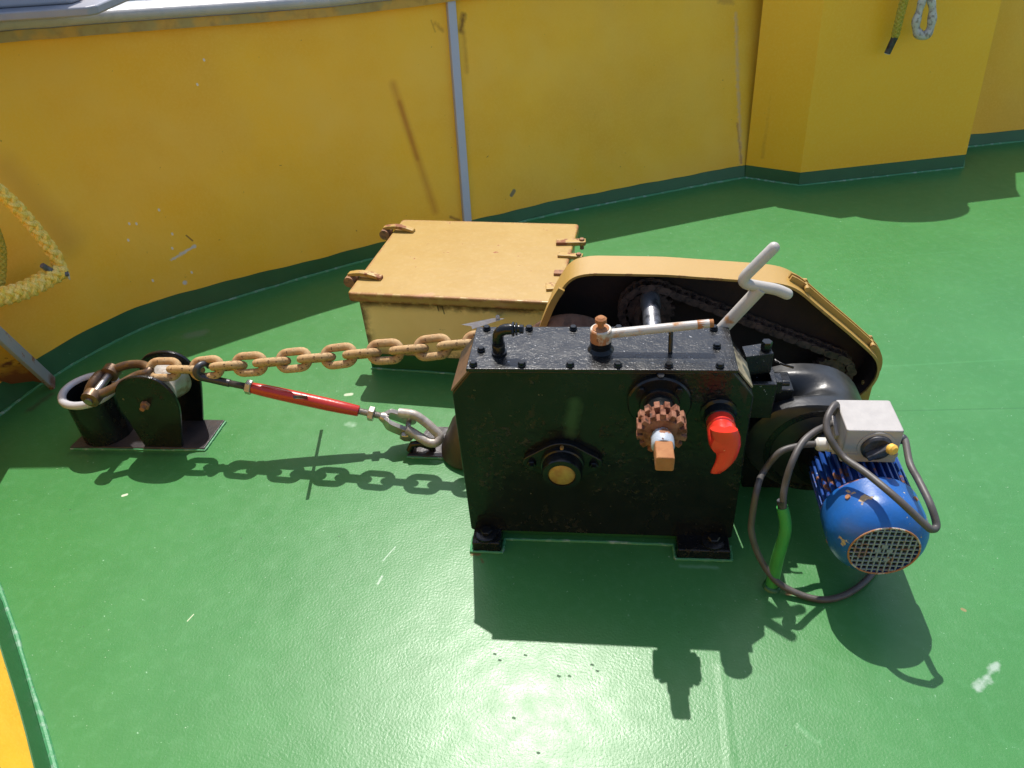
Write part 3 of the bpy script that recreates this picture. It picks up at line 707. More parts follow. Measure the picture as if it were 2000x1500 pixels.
# feet
for x0, x1, bx in ((.008, .074, .040), (.476, .592, .556)):
    bm = NB(); box(bm, ((x0 + x1) / 2, -.014, .016), (x1 - x0, .062, .028)); ft = obj('foot', bm, M_gb, gb, bevel=.004)
    bm = NB(); lathe(bm, (bx, -.018, .030), (0, 0, 1), [(.026, 0), (.026, .006), (.022, .008)], 20); hexb(bm, (bx, -.018, .037), (0, 0, 1), .014, .010); obj('foot_bolt', bm, M_blk, ft, 30)
bm = NB(); box(bm, (.3, D_ / 2 + .004, .012), (.56, D_ - .02, .023)); obj('plinth', bm, M_kick, gb)
fl_ = [V((.004, .0, .002)), V((.004, -.047, .002)), V((.078, -.047, .002)), V((.079, -.006, .002)), V((.27, -.004, .002)), V((.471, -.006, .002)), V((.472, -.047, .002)), V((.596, -.047, .002)), V((.597, 0, .002))]
pts = []
for a, b in zip(fl_, fl_[1:]): pts += [a.lerp(b, k / 12) for k in range(12)]
bead('paint_fillet', pts, .0035, gb)
# lower bearing: oval two-bolt flange with stepped boss and brass disc
c = V((.223, 0, .258))
def oval(cx, cz, a, r0, r1, n=10):
    """hull of centre circle r0 and two end circles r1 at +-a"""
    out = []; th_ = math.acos((r0 - r1) / a)
    for k in range(n + 1): t = th_ + (math.pi - 2 * th_) * k / n; out.append((cx + r0 * math.cos(t), cz + r0 * math.sin(t)))
    for k in range(n + 1): t = math.pi - th_ + 2 * th_ * k / n; out.append((cx - a + r1 * math.cos(t), cz + r1 * math.sin(t)))
    for k in range(n + 1): t = math.pi + th_ + (math.pi - 2 * th_) * k / n; out.append((cx + r0 * math.cos(t), cz + r0 * math.sin(t)))
    for k in range(n + 1): t = -th_ + 2 * th_ * k / n; out.append((cx + a + r1 * math.cos(t), cz + r1 * math.sin(t)))
    return out
bm = NB(); prism(bm, [V((x, .001, z_)) for x, z_ in oval(c.x, c.z, .066, .056, .019)], (0, -.018, 0)); bf = obj('bearing_flange', bm, M_blk, gb, 30, bevel=.003)
bm = NB(); lathe(bm, c + V((0, -.016, 0)), (0, -1, 0), [(.047, 0), (.046, .010), (.043, .012), (.042, .034), (.040, .038), (.029, .039), (.028, .034)], 36); obj('boss', bm, M_blk, bf, 30)
m = Mat('dull_brass', (.36, .19, .06), .5, .35); m.mottle((.28, .12, .04), .8, 40, 4); m.mottle((.45, .33, .09), .7, 60, 3); m.bump(90, .002, 3); M_brass = m.done()
bm = NB(); lathe(bm, c + V((0, -.046, 0)), (0, -1, 0), [(.028, 0), (.028, .006), (.026, .0075)], 28); obj('brass_disc', bm, M_brass, bf)
for s in (-1, 1):
    bm = NB(); hexb(bm, c + V((.066 * s, -.017, 0)), (0, -1, 0), .010, .008); rod(bm, c + V((.066 * s, -.018, 0)), c + V((.066 * s, -.032, 0)), .0055, seg=10); obj('flange_bolt', bm, M_blk, bf, 30)
bm = NB(); lathe(bm, c + V((0, -.017, .047)), (0, -1, .3), [(.004, 0), (.004, .008), (.002, .011)], 8); obj('grease_nipple', bm, M_brass, bf)
# upper hub: round flange, rusty sprocket and square shaft for the crank
h = V((.418, 0, .420))
bm = NB(); lathe(bm, h + V((0, .001, 0)), (0, -1, 0), [(.063, 0), (.063, .012), (.060, .016), (.040, .016), (.038, .024), (.032, .026)], 40); hf = obj('hub_flange', bm, M_blk, gb, 30)
for k in range(4):
    a = math.radians(45 + 90 * k); bm = NB(); hexb(bm, h + V((.051 * math.cos(a), -.015, .051 * math.sin(a))), (0, -1, 0), .0075, .007); obj('hub_bolt', bm, M_blk, hf, 30)
bm = NB(); hexb(bm, h + V((0, -.004, .058)), (0, -.4, 1), .008, .009); obj('oil_plug', bm, M_blk, hf, 30)
m = Mat('orange_rust', (.18, .065, .035), .85, spec=.2); m.mottle((.30, .15, .09), .9, 45, 5); m.mottle((.09, .032, .016), .85, 60, 5, lo=.5, hi=.62); m.chips((.03, .022, .018), 28, .57, .08, .7, off=6); m.bump(150, .004, 4); M_orust = m.done()
m = Mat('flaking_paint_rust', (.28, .11, .04), .8, spec=.3); m.mottle((.36, .17, .065), .9, 30, 4); m.chips((.42, .43, .42), 30, .64, .05, .5, off=3); m.bump(120, .004, 4); M_frust = m.done()
bm = NB()
for row, off in ((0, 0), (1, .5)):
    y0 = -.062 - .026 * row
    lathe(bm, (h.x, y0, h.z), (0, -1, 0), [(.036, 0), (.036, .020)], 28)
    for i in range(14):
        a = 2 * math.pi * (i + off) / 14; ca, sa = math.cos(a), math.sin(a)
        R_ = M(((ca, 0, -sa), (0, 1, 0), (sa, 0, ca)))
        box(bm, V((h.x, y0 - .010 + random.uniform(-.0012, .0012), h.z)) + R_ @ V((.0405 + random.uniform(-.0012, .0010), 0, 0)), (.013, .019, .0115 + random.uniform(-.0015, .001)), R_ @ M.Rotation(random.uniform(-.08, .08), 3, 'Y'))
sp = obj('hand_sprocket', bm, M_orust, hf, 30, bevel=.0015)
bm = NB(); lathe(bm, h + V((0, -.02, 0)), (0, -1, 0), [(.030, 0), (.030, .085)], 24); obj('sprocket_hub', bm, M_blk, hf)
m = Mat('chipped_pale_blue_paint', (.36, .40, .44), .45); m.chips((.26, .11, .05), 40, .54, .06, .8); m.chips((.10, .04, .02), 80, .62, .05, .9, off=3); m.bump(110, .004, 4); M_colr = m.done()
bm = NB(); lathe(bm, h + V((0, -.106, 0)), (0, -1, 0), [(.0185, 0), (.0185, .010), (.0215, .013), (.0215, .034), (.0190, .038)], 24); obj('shaft_collar', bm, M_colr, hf)
bm = NB(); prism(bm, [h + V((x, -.142, z_)) for x, z_ in rnd2([(-.0170, -.0165), (.0165, -.0170), (.0170, .0160), (-.0160, .0165)], .0045, 3)], (.001, -.046, -.001)); obj('square_shaft', bm, M_frust, hf, 30, bevel=.0025)
# red lever on the right of the front
m = Mat('red_gloss_paint', (.70, .032, .018), .24, coat=.25); m.mottle((.46, .03, .012), .6, 26, 4); m.chips((.62, .22, .13), 90, .68, .03, .5); m.chips((.12, .02, .015), 40, .68, .03, .5, off=5); m.bump(60, .002, 4); M_red = m.done()
k0 = V((.536, 0, .390))
bm = NB(); lathe(bm, k0 + V((0, .001, 0)), (0, -1, 0), [(.036, 0), (.036, .006), (.030, .009), (.029, .030), (.024, .033)], 28); obj('handle_boss', bm, M_blk, gb, 30)
bm = NB(); lathe(bm, k0 + V((0, -.030, 0)), (0, -1, 0), [(.018, -.004), (.0265, 0), (.0275, .003), (.0275, .020), (.0245, .022), (.0245, .027), (.0280, .030), (.0285, .048), (.0275, .062), (.0240, .071), (.012, .076), (0, .077)], 32)
rh = obj('red_knob', bm, M_red, gb, 30)
def blade(path_, wds, ths):
    rings = []
    for (p, wd, tn) in zip(path_, wds, ths):
        p = V(p); rings.append([p + V((wd * math.cos(a), 0, 0)) + V((0, -1, .25)).normalized() * (tn * math.sin(a)) for a in [2 * math.pi * k / 16 for k in range(16)]])
    bm = NB(); loft(bm, rings); return bm
hb = [aty(1414, 838, -.088), aty(1417, 852, -.092), aty(1420, 866, -.094), aty(1421, 880, -.095), aty(1419, 893, -.096), aty(1413, 905, -.097), aty(1405, 915, -.097), aty(1398, 923, -.097)]
obj('red_lever', blade(hb, (.0255, .0275, .0260, .0220, .0190, .0165, .0140, .0100), (.016, .016, .014, .012, .011, .010, .009, .006)), M_red, gb, 60)
# grimy plate on the right chamfer
m = Mat('grimy_plate', (.30, .25, .15), .6); m.mottle((.05, .04, .03), .9, 26, 5, lo=.42, hi=.58); m.chips((.30, .12, .04), 30, .62, .05, .8); m.chips((.45, .42, .34), 60, .62, .05, .6, off=5); m.bump(90, .004, 4); M_plate = m.done()
bm = NB(); a0, b0 = V((W_ - CH, 0, Z2)), V((W_, 0, Z1)); nrm = V((Z2 - Z1, 0, CH)).normalized()
prism(bm, [a0.lerp(b0, .12) + V((0, .020, 0)) + nrm * .001, a0.lerp(b0, .92) + V((0, .020, 0)) + nrm * .001, a0.lerp(b0, .92) + V((0, .105, 0)) + nrm * .001, a0.lerp(b0, .12) + V((0, .105, 0)) + nrm * .001], nrm * .004); obj('name_plate', bm, M_plate, gb, bevel=.001)
# elbow fitting
e = at(975, 690, ZT)
el = rounded([e, e + V((0, 0, .058)), e + V((.050, 0, .058))], .026, 6)
bm = NB(); tube(bm, el[:-1] + [e + V((.032, 0, .058))], .0115, 16); lathe(bm, e, (0, 0, 1), [(.016, 0), (.016, .005), (.013, .006), (.0135, .020), (.0125, .022), (.0135, .024), (.0135, .028)], 18); ef = obj('elbow_fitting', bm, M_blk, gb, 40)
bm = NB(); hexb(bm, e + V((.030, 0, .058)), (1, 0, 0), .0145, .005, False); hexb(bm, e + V((.037, 0, .058)), (1, 0, 0), .0125, .004, False); lathe(bm, e + V((.035, 0, .058)), (1, 0, 0), [(.008, 0), (.008, .010)], 12); hexb(bm, e + V((.044, 0, .058)), (1, 0, 0), .009, .009, False); obj('elbow_plug', bm, M_blk, ef, 30)
# brake lever: post, white arm and rusty bolt
m = Mat('white_lever_paint', (.40, .375, .34), .42); m.mottle((.46, .42, .36), .6, 20, 4); m.chips((.36, .18, .07), 22, .60, .10, .75, off=2); m.chips((.40, .30, .18), 9, .60, .12, .6, off=7); m.bump(60, .002, 4); M_wht = m.done()
m = Mat('rusty_white_paint', (.46, .41, .33), .5); m.chips((.34, .14, .05), 30, .50, .10, .8); m.chips((.15, .06, .03), 60, .63, .05, .9, off=3); m.bump(80, .003, 4); M_rw = m.done()
p0 = V((.302, .067, ZT))
bm = NB(); lathe(bm, p0, (0, 0, 1), [(.027, 0), (.025, .003), (.0215, .007), (.0215, .022)], 28); lv = obj('lever_post', bm, M_blk, gb, 30)
bm = NB(); lathe(bm, p0 + V((0, 0, .0215)), (0, 0, 1), [(.0215, 0), (.0215, .026), (.0200, .028)], 28); obj('lever_collar', bm, M_rw, lv, 30)
bm = NB(); lathe(bm, p0 + V((0, 0, .049)), (0, 0, 1), [(.0165, 0), (.0165, .002), (.0065, .003), (.0060, .013), (.0115, .015), (.0115, .023), (.007, .027)], 16); obj('lever_bolt', bm, M_frust, lv, 30)
a1 = p0 + V((.018, 0, .037)); a2 = V((.512, .075, ZT + .0555))
bm = NB(); tube(bm, [a1, a1.lerp(a2, .5), a1.lerp(a2, .82), a2], lambda t: .0098 - .0012 * t, 14); obj('lever_arm', bm, M_wht, lv)
bm = NB(); rod(bm, a1.lerp(a2, .88), a2 + (a2 - a1).normalized() * .008, .0092, .0080, 12); obj('lever_tip', bm, M_frust, lv)
st = at(1309, 688, ZT); bm = NB(); rod(bm, st, (st.x, a1.lerp(a2, .6).y, ZT + .040), .0045, seg=10); obj('lever_stop', bm, M_blk, lv)
# ------------------------------------------------------------------ crank handle behind the gearbox
ck = thing('crank_handle', 'white painted bent bar crank handle rising behind the black gearbox', 'handle', (.55, .16, .44))
J = aty(1486, 562, .147); Bs = V((.555, .162, .470)); Bs = aty(1405, 648, .165)
bm = NB(); tube(bm, [Bs - (J - Bs) * .35, Bs, J], .0134, 16); obj('stem', bm, M_wht, ck)
Rt = aty(1538, 569, .150); Lt = aty(1446, 553, .147); Up = aty(1511, 484, .142)
bm = NB(); pc_ = rounded([Rt + V((0, 0, -.006)), Rt + (Lt - Rt) * .22, Lt - (Rt - Lt).normalized() * .004, Up], .026, 7)
dm = lambda a, b: [a + (a - b).normalized() * .0114 * math.sin(k) for k in (1.5, 1.2, .8, .4)]
pts_ = dm(pc_[0], pc_[1]) + pc_ + dm(pc_[-1], pc_[-2])[::-1]
rad_ = [.0114 * math.cos(k) for k in (1.5, 1.2, .8, .4)]; nn_ = len(pts_)
tube(bm, pts_, lambda t: (rad_ + [.0114] * (nn_ - 8) + rad_[::-1])[round(t * (nn_ - 1))], 16); cr = obj('crank_bar', bm, M_wht, ck, 60)

# ------------------------------------------------------------------ gear motor
MC = V((.851, 0, .178))
gm = thing('gear_motor', 'blue electric motor with grey switch box flanged to a black reducer', 'motor', (.86, 0, .09))
m = Mat('dusty_black_paint', (.012, .0125, .013), .34, spec=.45); m.mottle((.035, .036, .036), .7, 14, 5); m.chips((.10, .10, .09), 110, .68, .04, .6); m.bump(60, .002, 4); m.rvar(20, .2); M_red_blk = m.done()
# reducer: loft along y, left flank dips between two webs
RC = V((.785, 0, .185)); rings = []
for i in range(25):
    t = i / 24; y_ = .118 + .170 * t
    dip = .5 - .5 * math.cos(2 * math.pi * min(1, max(0, (t - .22) / .55)))
    sh_ = .9 if i in (0, 24) else 1
    rg = []
    for k in range(40):
        a = 2 * math.pi * k / 40; x_, z_ = math.cos(a), math.sin(a); r_ = .126 * sh_
        lf = max(0, -x_ * .95 + .45 * z_); r_ *= 1 + max(0, -x_ * .9 + .30 * z_) ** 3 * .34 * (1 - dip) - .40 * dip * lf ** 1.5
        rg.append(V((RC.x + x_ * r_, y_, RC.z + z_ * r_)))
    rings.append(rg)
bm = NB(); loft(bm, rings); obj('reducer_housing', bm, M_red_blk, gm, 40)
bm = NB(); lathe(bm, (RC.x, .119, RC.z), (0, -1, 0), [(.118, -.004), (.118, .002), (.105, .003), (.100, -.001)], 40); obj('reducer_flange', bm, M_gb, gm, 30)
bm = NB(); lathe(bm, (MC.x - .03, .122, MC.z), (0, -1, 0), [(.094, 0), (.094, .014), (.080, .018), (.066, .045)], 36); obj('motor_flange', bm, M_blk, gm, 30)
bm = NB(); box(bm, (.70, .235, .10), (.10, .09, .20)); box(bm, (.66, .19, .20), (.12, .07, .26)); obj('mounting_pedestal', bm, M_gb, gm, bevel=.004)
# clamp blocks between gearbox and reducer
q = [at(1449, 676, .445), at(1500, 668, .445), at(1512, 690, .445), at(1457, 697, .445)]
bm = NB(); prism(bm, q, (0, 0, -.05)); cb = obj('clamp_block', bm, M_gt, gm, bevel=.002)
bm = NB(); hexb(bm, at(1496, 682, .445), (0, 0, 1), .0115, .020, False); obj('clamp_bolt', bm, M_blk, cb, 30)
bm = NB(); q = at(1484, 735, .385); box(bm, q + V((-.012, .028, -.020)), (.085, .012, .045)); box(bm, q + V((-.012, -.026, -.020)), (.085, .012, .045)); box(bm, q + V((.026, 0, -.02)), (.012, .045, .045)); box(bm, q + V((-.01, 0, -.06)), (.08, .06, .06)); c2 = obj('clamp_frame', bm, M_gt, gm, bevel=.002)
bm = NB(); q = at(1512, 748, .355); box(bm, q, (.028, .034, .03)); rod(bm, q + V((.01, 0, 0)), q + V((.032, 0, 0)), .007, seg=10); obj('side_lug', bm, M_gt, gm, bevel=.002)
bm = NB(); tube(bm, spline([at(1513, 703, .40), at(1530, 712, .40), at(1550, 718, .395)], 5), .0025, 8); obj('grease_line', bm, M_blk, gm)
# motor
m = Mat('blue_motor_paint', (.011, .095, .35), .36, spec=.35)
m.mottle((.014, .12, .43), .7, 8, 5); m.mottle((.022, .09, .24), .6, 22, 5, off=2); ed = m.edge(.004, .006, .10)
m.chips((.42, .30, .16), 26, .615, .02, .6, dep=-.0012, off=5); m.chips((.30, .11, .04), 26, .54, .06, .85, gate=ed, off=3); m.chips((.5, .42, .28), 60, .68, .02, .6, off=1)
m.bump(80, .0016, 4); M_blue = m.done()
m = Mat('dark_blue_fins', (.014, .06, .26), .42); m.chips((.22, .09, .04), 30, .58, .05, .85, off=2); m.chips((.33, .42, .50), 40, .66, .03, .5, off=6); m.bump(80, .002, 4); M_fin = m.done()
bm = NB(); lathe(bm, (MC.x, .118, MC.z), (0, -1, 0), [(.074, 0), (.074, .175)], 36)
for k in range(36):
    a = 2 * math.pi * k / 36; ca, sa = math.cos(a), math.sin(a); R_ = M(((ca, 0, -sa), (0, 1, 0), (sa, 0, ca)))
    box(bm, V((MC.x, .032, MC.z)) + R_ @ V((.081, 0, 0)), (.020, .155, .0042), R_)
obj('motor_body', bm, M_fin, gm, 30)
YE = -.160
prof = [(.095, 0), (.0955, .050), (.0945, .066), (.090, .080), (.082, .093), (.073, .103), (.0665, .1075), (.0652, .107)]
bm = NB(); lathe(bm, (MC.x, YE + .108, MC.z), (0, -1, 0), [(.092, .004)] + prof + [(.0652, .100)], 56, cap=False); fc = obj('fan_cover', bm, M_blue, gm, 30)
m = Mat('rusty_rim', (.34, .15, .06), .75); m.chips((.40, .38, .34), 40, .56, .05, .5); m.bump(100, .003, 3); M_rim = m.done()
bm = NB(); tube(bm, [V((MC.x + .0650 * math.cos(a), YE - .0005, MC.z + .0650 * math.sin(a))) for a in [2 * math.pi * k / 56 for k in range(56)]], .0019, 8, True); obj('grille_rim', bm, M_rim, fc)
m = Mat('grey_grille', (.24, .27, .31), .45); m.chips((.26, .11, .05), 30, .58, .04, .8); m.mottle((.15, .20, .30), .7, 25, 4); m.bump(100, .002, 3); M_grl = m.done()
bm = NB(); rg = .0644; pt = .0108
for i in range(-6, 7):
    x_ = i * pt
    if abs(x_) < rg - .004:
        hh = math.sqrt(rg * rg - x_ * x_); box(bm, (MC.x + x_, YE + .001, MC.z), (.0026, .003, 2 * hh))
for i in range(-8, 8):
    z_ = (i + .5) * .0122
    if abs(z_) < rg - .003:
        hh = math.sqrt(rg * rg - z_ * z_); box(bm, (MC.x, YE + .0013, MC.z + z_), (2 * hh, .0030, .0024))
for s in ((-.5, 0), (.5, 0), (-.5, -2), (.5, -2), (0, 1)):
    box(bm, (MC.x + s[0] * pt * 2, YE + .0012, MC.z + s[1] * .0122), (pt, .0028, .0122))
obj('grille', bm, M_grl, fc, 0)
bm = NB(); lathe(bm, (MC.x, YE + .009, MC.z), (0, 1, 0), [(.0645, 0), (.0645, .004)], 32); obj('grille_shade_disc', bm, M_tape, fc)  # black disc behind the grille stands in for the dark interior
for a in (49, 131, 215, 325):
    a = math.radians(a); d = V((math.cos(a), 0, math.sin(a))); bm = NB(); o_ = V((MC.x, YE + .072, MC.z)) + d * .0925; lathe(bm, o_, d, [(.008, 0), (.008, .002), (.0055, .0022), (.005, .006)], 12); obj('cover_screw', bm, M_rim, fc)
# switch box
m = Mat('grey_switch_box', (.36, .335, .31), .55); m.mottle((.31, .29, .27), .8, 45, 4); m.chips((.30, .28, .26), 150, .64, .06, .7); m.chips((.45, .36, .24), 18, .70, .06, .7); m.bump(200, .0012, 3); M_sw = m.done()
bx = [at(1631, 781, .352), at(1737, 780, .352), at(1770, 840, .352), at(1655, 843, .352)]
cx = sum((p.x for p in bx)) / 4; cy = sum((p.y for p in bx)) / 4
bm = NB(); q = rnd2([(-.054, -.05), (.054, -.05), (.054, .05), (-.054, .05)], .005, 3); loft(bm, [[V((cx + x, cy + y, z_)) for x, y in q] for z_ in (.268, .352)]); sw = obj('switch_box', bm, M_sw, gm, 30, bevel=.003)
bm = NB(); loft(bm, [[V((cx + x * 1.03, cy + y * 1.03, z_)) for x, y in q] for z_ in (.285, .291)]); obj('lid_seam', bm, M_sw, sw, 30)
bm = NB(); box(bm, (cx, cy, .262), (.08, .07, .03)); obj('box_neck', bm, M_fin, sw)
kc = V((cx + .008, cy - .05, .312))
bm = NB(); lathe(bm, kc + V((0, .002, 0)), (0, -1, 0), [(.036, 0), (.036, .004), (.033, .005)], 32); obj('switch_collar', bm, M_sw, sw, 30)
bm = NB(); lathe(bm, kc, (0, -1, 0), [(.030, 0), (.030, .008), (.026, .012), (.014, .012)], 32); obj('switch_dial', bm, M_tape, sw, 30)
m = Mat('yellow_pointer', (.72, .42, .06), .4); M_ptr = m.done()
bm = NB(); R_ = M.Rotation(math.radians(-35), 3, 'Y'); box(bm, kc + V((0, -.019, 0)), (.048, .016, .013), R_); obj('switch_knob', bm, M_tape, sw, bevel=.003)
bm = NB(); o_ = kc + V((.018, -.022, .014)); lathe(bm, o_, (.5, -1, .25), [(.007, -.004), (.011, 0), (.011, .009), (.007, .013)], 16); obj('knob_tip', bm, M_ptr, sw)
m = Mat('white_plastic_gland', (.60, .58, .54), .45); m.mottle((.42, .38, .33), .7, 40); M_gln = m.done()
glp = [aty(1622, 868, .03), aty(1640, 862, .03)]
gA = atx(1626, 868, cx - .056)
bm = NB(); box(bm, gA + V((.012, .004, -.002)), (.026, .03, .03)); hexb(bm, gA, (-1, 0, 0), .0165, .012, False); lathe(bm, gA + V((-.010, 0, 0)), (-1, 0, 0), [(.012, 0), (.0145, .003), (.0145, .020), (.009, .025)], 16); obj('cable_gland', bm, M_gln, sw, 30, bevel=.0015)
gB = V((cx - .054, cy + .030, .31))
bm = NB(); box(bm, gB + V((-.003, -.02, 0)), (.008, .05, .014), M.Rotation(.3, 3, 'X')); obj('box_clip', bm, M_sw, sw, bevel=.002)
gC = V((cx + .054, cy - .012, .300))
bm = NB(); hexb(bm, gC, (1, 0, 0), .013, .010, False); lathe(bm, gC + V((.008, 0, 0)), (1, 0, 0), [(.010, 0), (.011, .010), (.008, .016)], 16); obj('cable_gland', bm, M_tape, sw, 30)
# cables
m = Mat('grey_cable_sheath', (.065, .062, .058), .5); m.mottle((.12, .11, .10), .8, 30, 4); m.mottle((.05, .035, .028), .6, 12, 3, off=4); m.bump(90, .0012, 3); M_cab = m.done()
gt_ = gA + V((-.03, 0, 0))
cA = [gA + V((-.015, 0, 0)), gA + V((-.045, -.003, .002)), aty(1560, 871, gA.y - .012), aty(1522, 884, gA.y - .024), aty(1490, 924, gA.y - .04), aty(1478, 958, -.05), aty(1469, 1010, -.07), aty(1468, 1040, -.08), at(1482, 1085, .075), at(1513, 1132, .030), at(1560, 1160, .012), at(1610, 1171, .0085), at(1660, 1157, .0085), at(1705, 1118, .0085), V((.95, .03, .0085)), V((1.0, .16, .0085)), V((.98, .30, .0085))]
bm = NB(); tube(bm, spline(cA, 8), .0070, 12); setp(obj('power_cable', bm, M_cab, loc=cA[11]), 'grey cable from the white gland sagging to the deck under the blue motor', 'cable')
# green conduit pipe
gpz = V((.672, -.112, 0)); gtop = aty(1528, 990, -.086)
m = Mat('green_pipe_paint', (.035, .26, .05), .28); m.mottle((.05, .33, .07), .6, 20, 4); m.mottle((.10, .20, .04), .5, 10, 4, off=3); m.bump(70, .003, 4); M_gpipe = m.done()
pp_ = thing('conduit_pipe', 'green painted cable conduit pipe rising from the deck beside the gearbox', 'pipe', gpz)
P_ = [V(gpz) - V((0, 0, .01)), gpz + (gtop - gpz) * .35 + V((.004, 0, 0)), gpz + (gtop - gpz) * .75 + V((.011, -.004, 0)), gtop]
bm = NB(); tube(bm, spline(P_, 6), lambda t: .0138 - .0022 * t, 18); obj('pipe', bm, M_gpipe, pp_)
bm = NB(); lathe(bm, gpz, (0, 0, 1), [(.020, -.002), (.018, .004), (.014, .007)], 18); obj('weld_collar', bm, M_kick, pp_)
bm = NB(); rod(bm, gtop, gtop + (P_[3] - P_[2]).normalized() * .016, .0095, .0088, 14); obj('tape_seal', bm, M_tape, pp_)
cB = [P_[2], gtop + V((0, 0, .010)), aty(1534, 945, -.066), aty(1547, 903, -.045), aty(1566, 866, -.01), aty(1590, 844, .02), aty(1614, 832, .045), V((cx - .05, cy + .04, .300))]
bm = NB(); tube(bm, spline(cB, 8), .0070, 12); cbo = obj('power_cable', bm, M_cab, loc=gtop); setp(cbo, 'grey cable running from the green pipe up to the switch box', 'cable')
tp = [spline(cB, 8)[k] for k in (18, 19, 20)]
cC = [V((cx - .045, cy + .045, .30)), aty(1633, 790, .065), aty(1619, 808, .035), aty(1614, 832, .012), aty(1622, 858, -.010), aty(1648, 893, -.035), aty(1692, 924, -.083), aty(1750, 972, -.142), aty(1806, 1024, -.176), aty(1820, 1034, -.178), aty(1829, 1025, -.168), aty(1817, 985, -.140), aty(1794, 938, -.085), aty(1777, 905, -.045), gC + V((.022, 0, 0)), gC + V((.008, 0, 0))]
bm = NB(); tube(bm, spline(cC, 8), .0070, 12); setp(obj('power_cable', bm, M_cab, loc=cC[7]), 'grey cable looping across the blue fan cover back to the switch box', 'cable')

# ------------------------------------------------------------------ anchor chain
m = Mat('tan_rusted_chain', (.42, .275, .13), .8, spec=.25)
oi = m.n.new('ShaderNodeObjectInfo')
m.mix(m.math('MULTIPLY', oi.outputs['Random'], .5), (.38, .21, .08)); m.mottle((.52, .37, .20), .7, 45, 4); m.mottle((.27, .125, .045), .75, 22, 5, off=3, lo=.45, hi=.65); m.chips((.08, .038, .018), 170, .595, .05, .9, dep=-.001, off=2)
m.bump(140, .0030, 4); M_chain = m.done()
def linkmesh(p, wd, r):
    bm = NB(); pts = []; R_ = wd / 2 - r; hl = p / 2 + r - R_   # centre-line radius and half straight length
    for k in range(11): a = -math.pi / 2 + math.pi * k / 10; pts.append(V((hl + R_ * math.cos(a), R_ * math.sin(a), 0)))
    for k in range(11): a = math.pi / 2 + math.pi * k / 10; pts.append(V((-hl + R_ * math.cos(a), R_ * math.sin(a), 0)))
    tube(bm, pts, r, 12, True); return bm
C0, C1 = V((-.905, .350, .2335)), V((.10, .3405, .340))
ch = thing('anchor_chain', 'tan rusted anchor chain stretched from the roller to behind the gearbox', 'chain', (-.4, .345, .28))
def chainp(s):
    x = C0.x + (C1.x - C0.x) * s; z_ = .2335 if x < -.80 else .2335 + (x + .80) * .116 + .004 * 0
    return V((x, .350 - .0095 * s, z_))
NL = int((C1 - C0).length / .0615); lk = None
bmL = linkmesh(.0618, .066, .0106)
for i in range(NL):
    s = (i + .5) / NL; p = chainp(s); t_ = (chainp(s + .01) - chainp(s - .01)).normalized()
    nA = V((0, -.80, .60)) if i % 2 == 0 else V((0, .62, .78))
    nA = M.Rotation(random.uniform(-.10, .10), 3, t_) @ nA
    nA = (nA - t_ * nA.dot(t_)).normalized(); yv = nA.cross(t_)
    t2 = (M.Rotation(random.uniform(-.03, .03), 3, nA) @ t_); yv = nA.cross(t2)
    if lk is None:
        o = obj('link', bmL, M_chain, None); lk = o
    else:
        o = lk.copy(); COL.objects.link(o)
    o.parent = ch
    q = p - ch.location
    o.matrix_local = M(((t2.x, yv.x, nA.x, q.x), (t2.y, yv.y, nA.y, q.y), (t2.z, yv.z, nA.z, q.z), (0, 0, 0, 1)))
# shackle at the chain end, dipping into the hawse pipe
m = Mat('worn_brown_steel', (.10, .055, .028), .42, .35); m.mottle((.20, .12, .055), .9, 25, 5); m.mottle((.07, .045, .04), .8, 40, 4, lo=.5, hi=.62); m.bump(90, .003, 4); M_shk = m.done()
sk = thing('anchor_shackle', 'worn brown steel shackle joining the tan chain to the anchor in the pipe', 'shackle', (-1.0, .34, .2))
e1_, e2_ = at(217, 727, .205), at(180, 776, .195)
bow = [e1_, at(232, 718, .215), at(255, 712, .225), at(278, 712, .232), at(292, 720, .233), at(288, 728, .23), at(268, 733, .222), at(240, 748, .212), at(210, 764, .20), e2_]
bm = NB(); tube(bm, spline(bow, 6), lambda t: .0125 - .001 * math.sin(math.pi * t), 14); obj('bow', bm, M_shk, sk)
dp = (e2_ - e1_).normalized()
for e_ in (e1_, e2_):
    bm = NB(); lathe(bm, e_ - dp * .014, dp, [(.016, 0), (.024, .002), (.024, .026), (.016, .028)], 20); obj('eye', bm, M_shk, sk, 30)
m = Mat('silver_pin_steel', (.26, .25, .24), .4, .8); m.mottle((.22, .15, .10), .8, 30, 4); M_pin = m.done()
bm = NB(); rod(bm, e1_ - dp * .022, e2_ + dp * .02, .0105, seg=16); pn = obj('pin', bm, M_pin, sk)
bm = NB(); hexb(bm, e1_ - dp * .013, -dp, .013, .009); obj('pin_head', bm, M_brass, pn, 30)
mid = (e1_ + e2_) / 2
bm = NB(); hc = V((-1.122, .352, .148)); ra = V((.55, 0, .83)); rb = V((0, 1, 0))
tube(bm, [hc + V((.028, -.006, .032)) + (ra * math.cos(a) * .034 + rb * math.sin(a) * .032) for a in [2 * math.pi * k / 24 for k in range(24)]], .0145, 12, True)
tube(bm, [hc + V((.012, -.004, .005)), hc + V((0, 0, -.06)), hc + V((0, 0, -.140))], .026, 12)
an = setp(obj('anchor_shank', bm, M_shk, loc=mid), 'dark brown anchor shank ring sitting inside the white rimmed pipe', 'anchor')

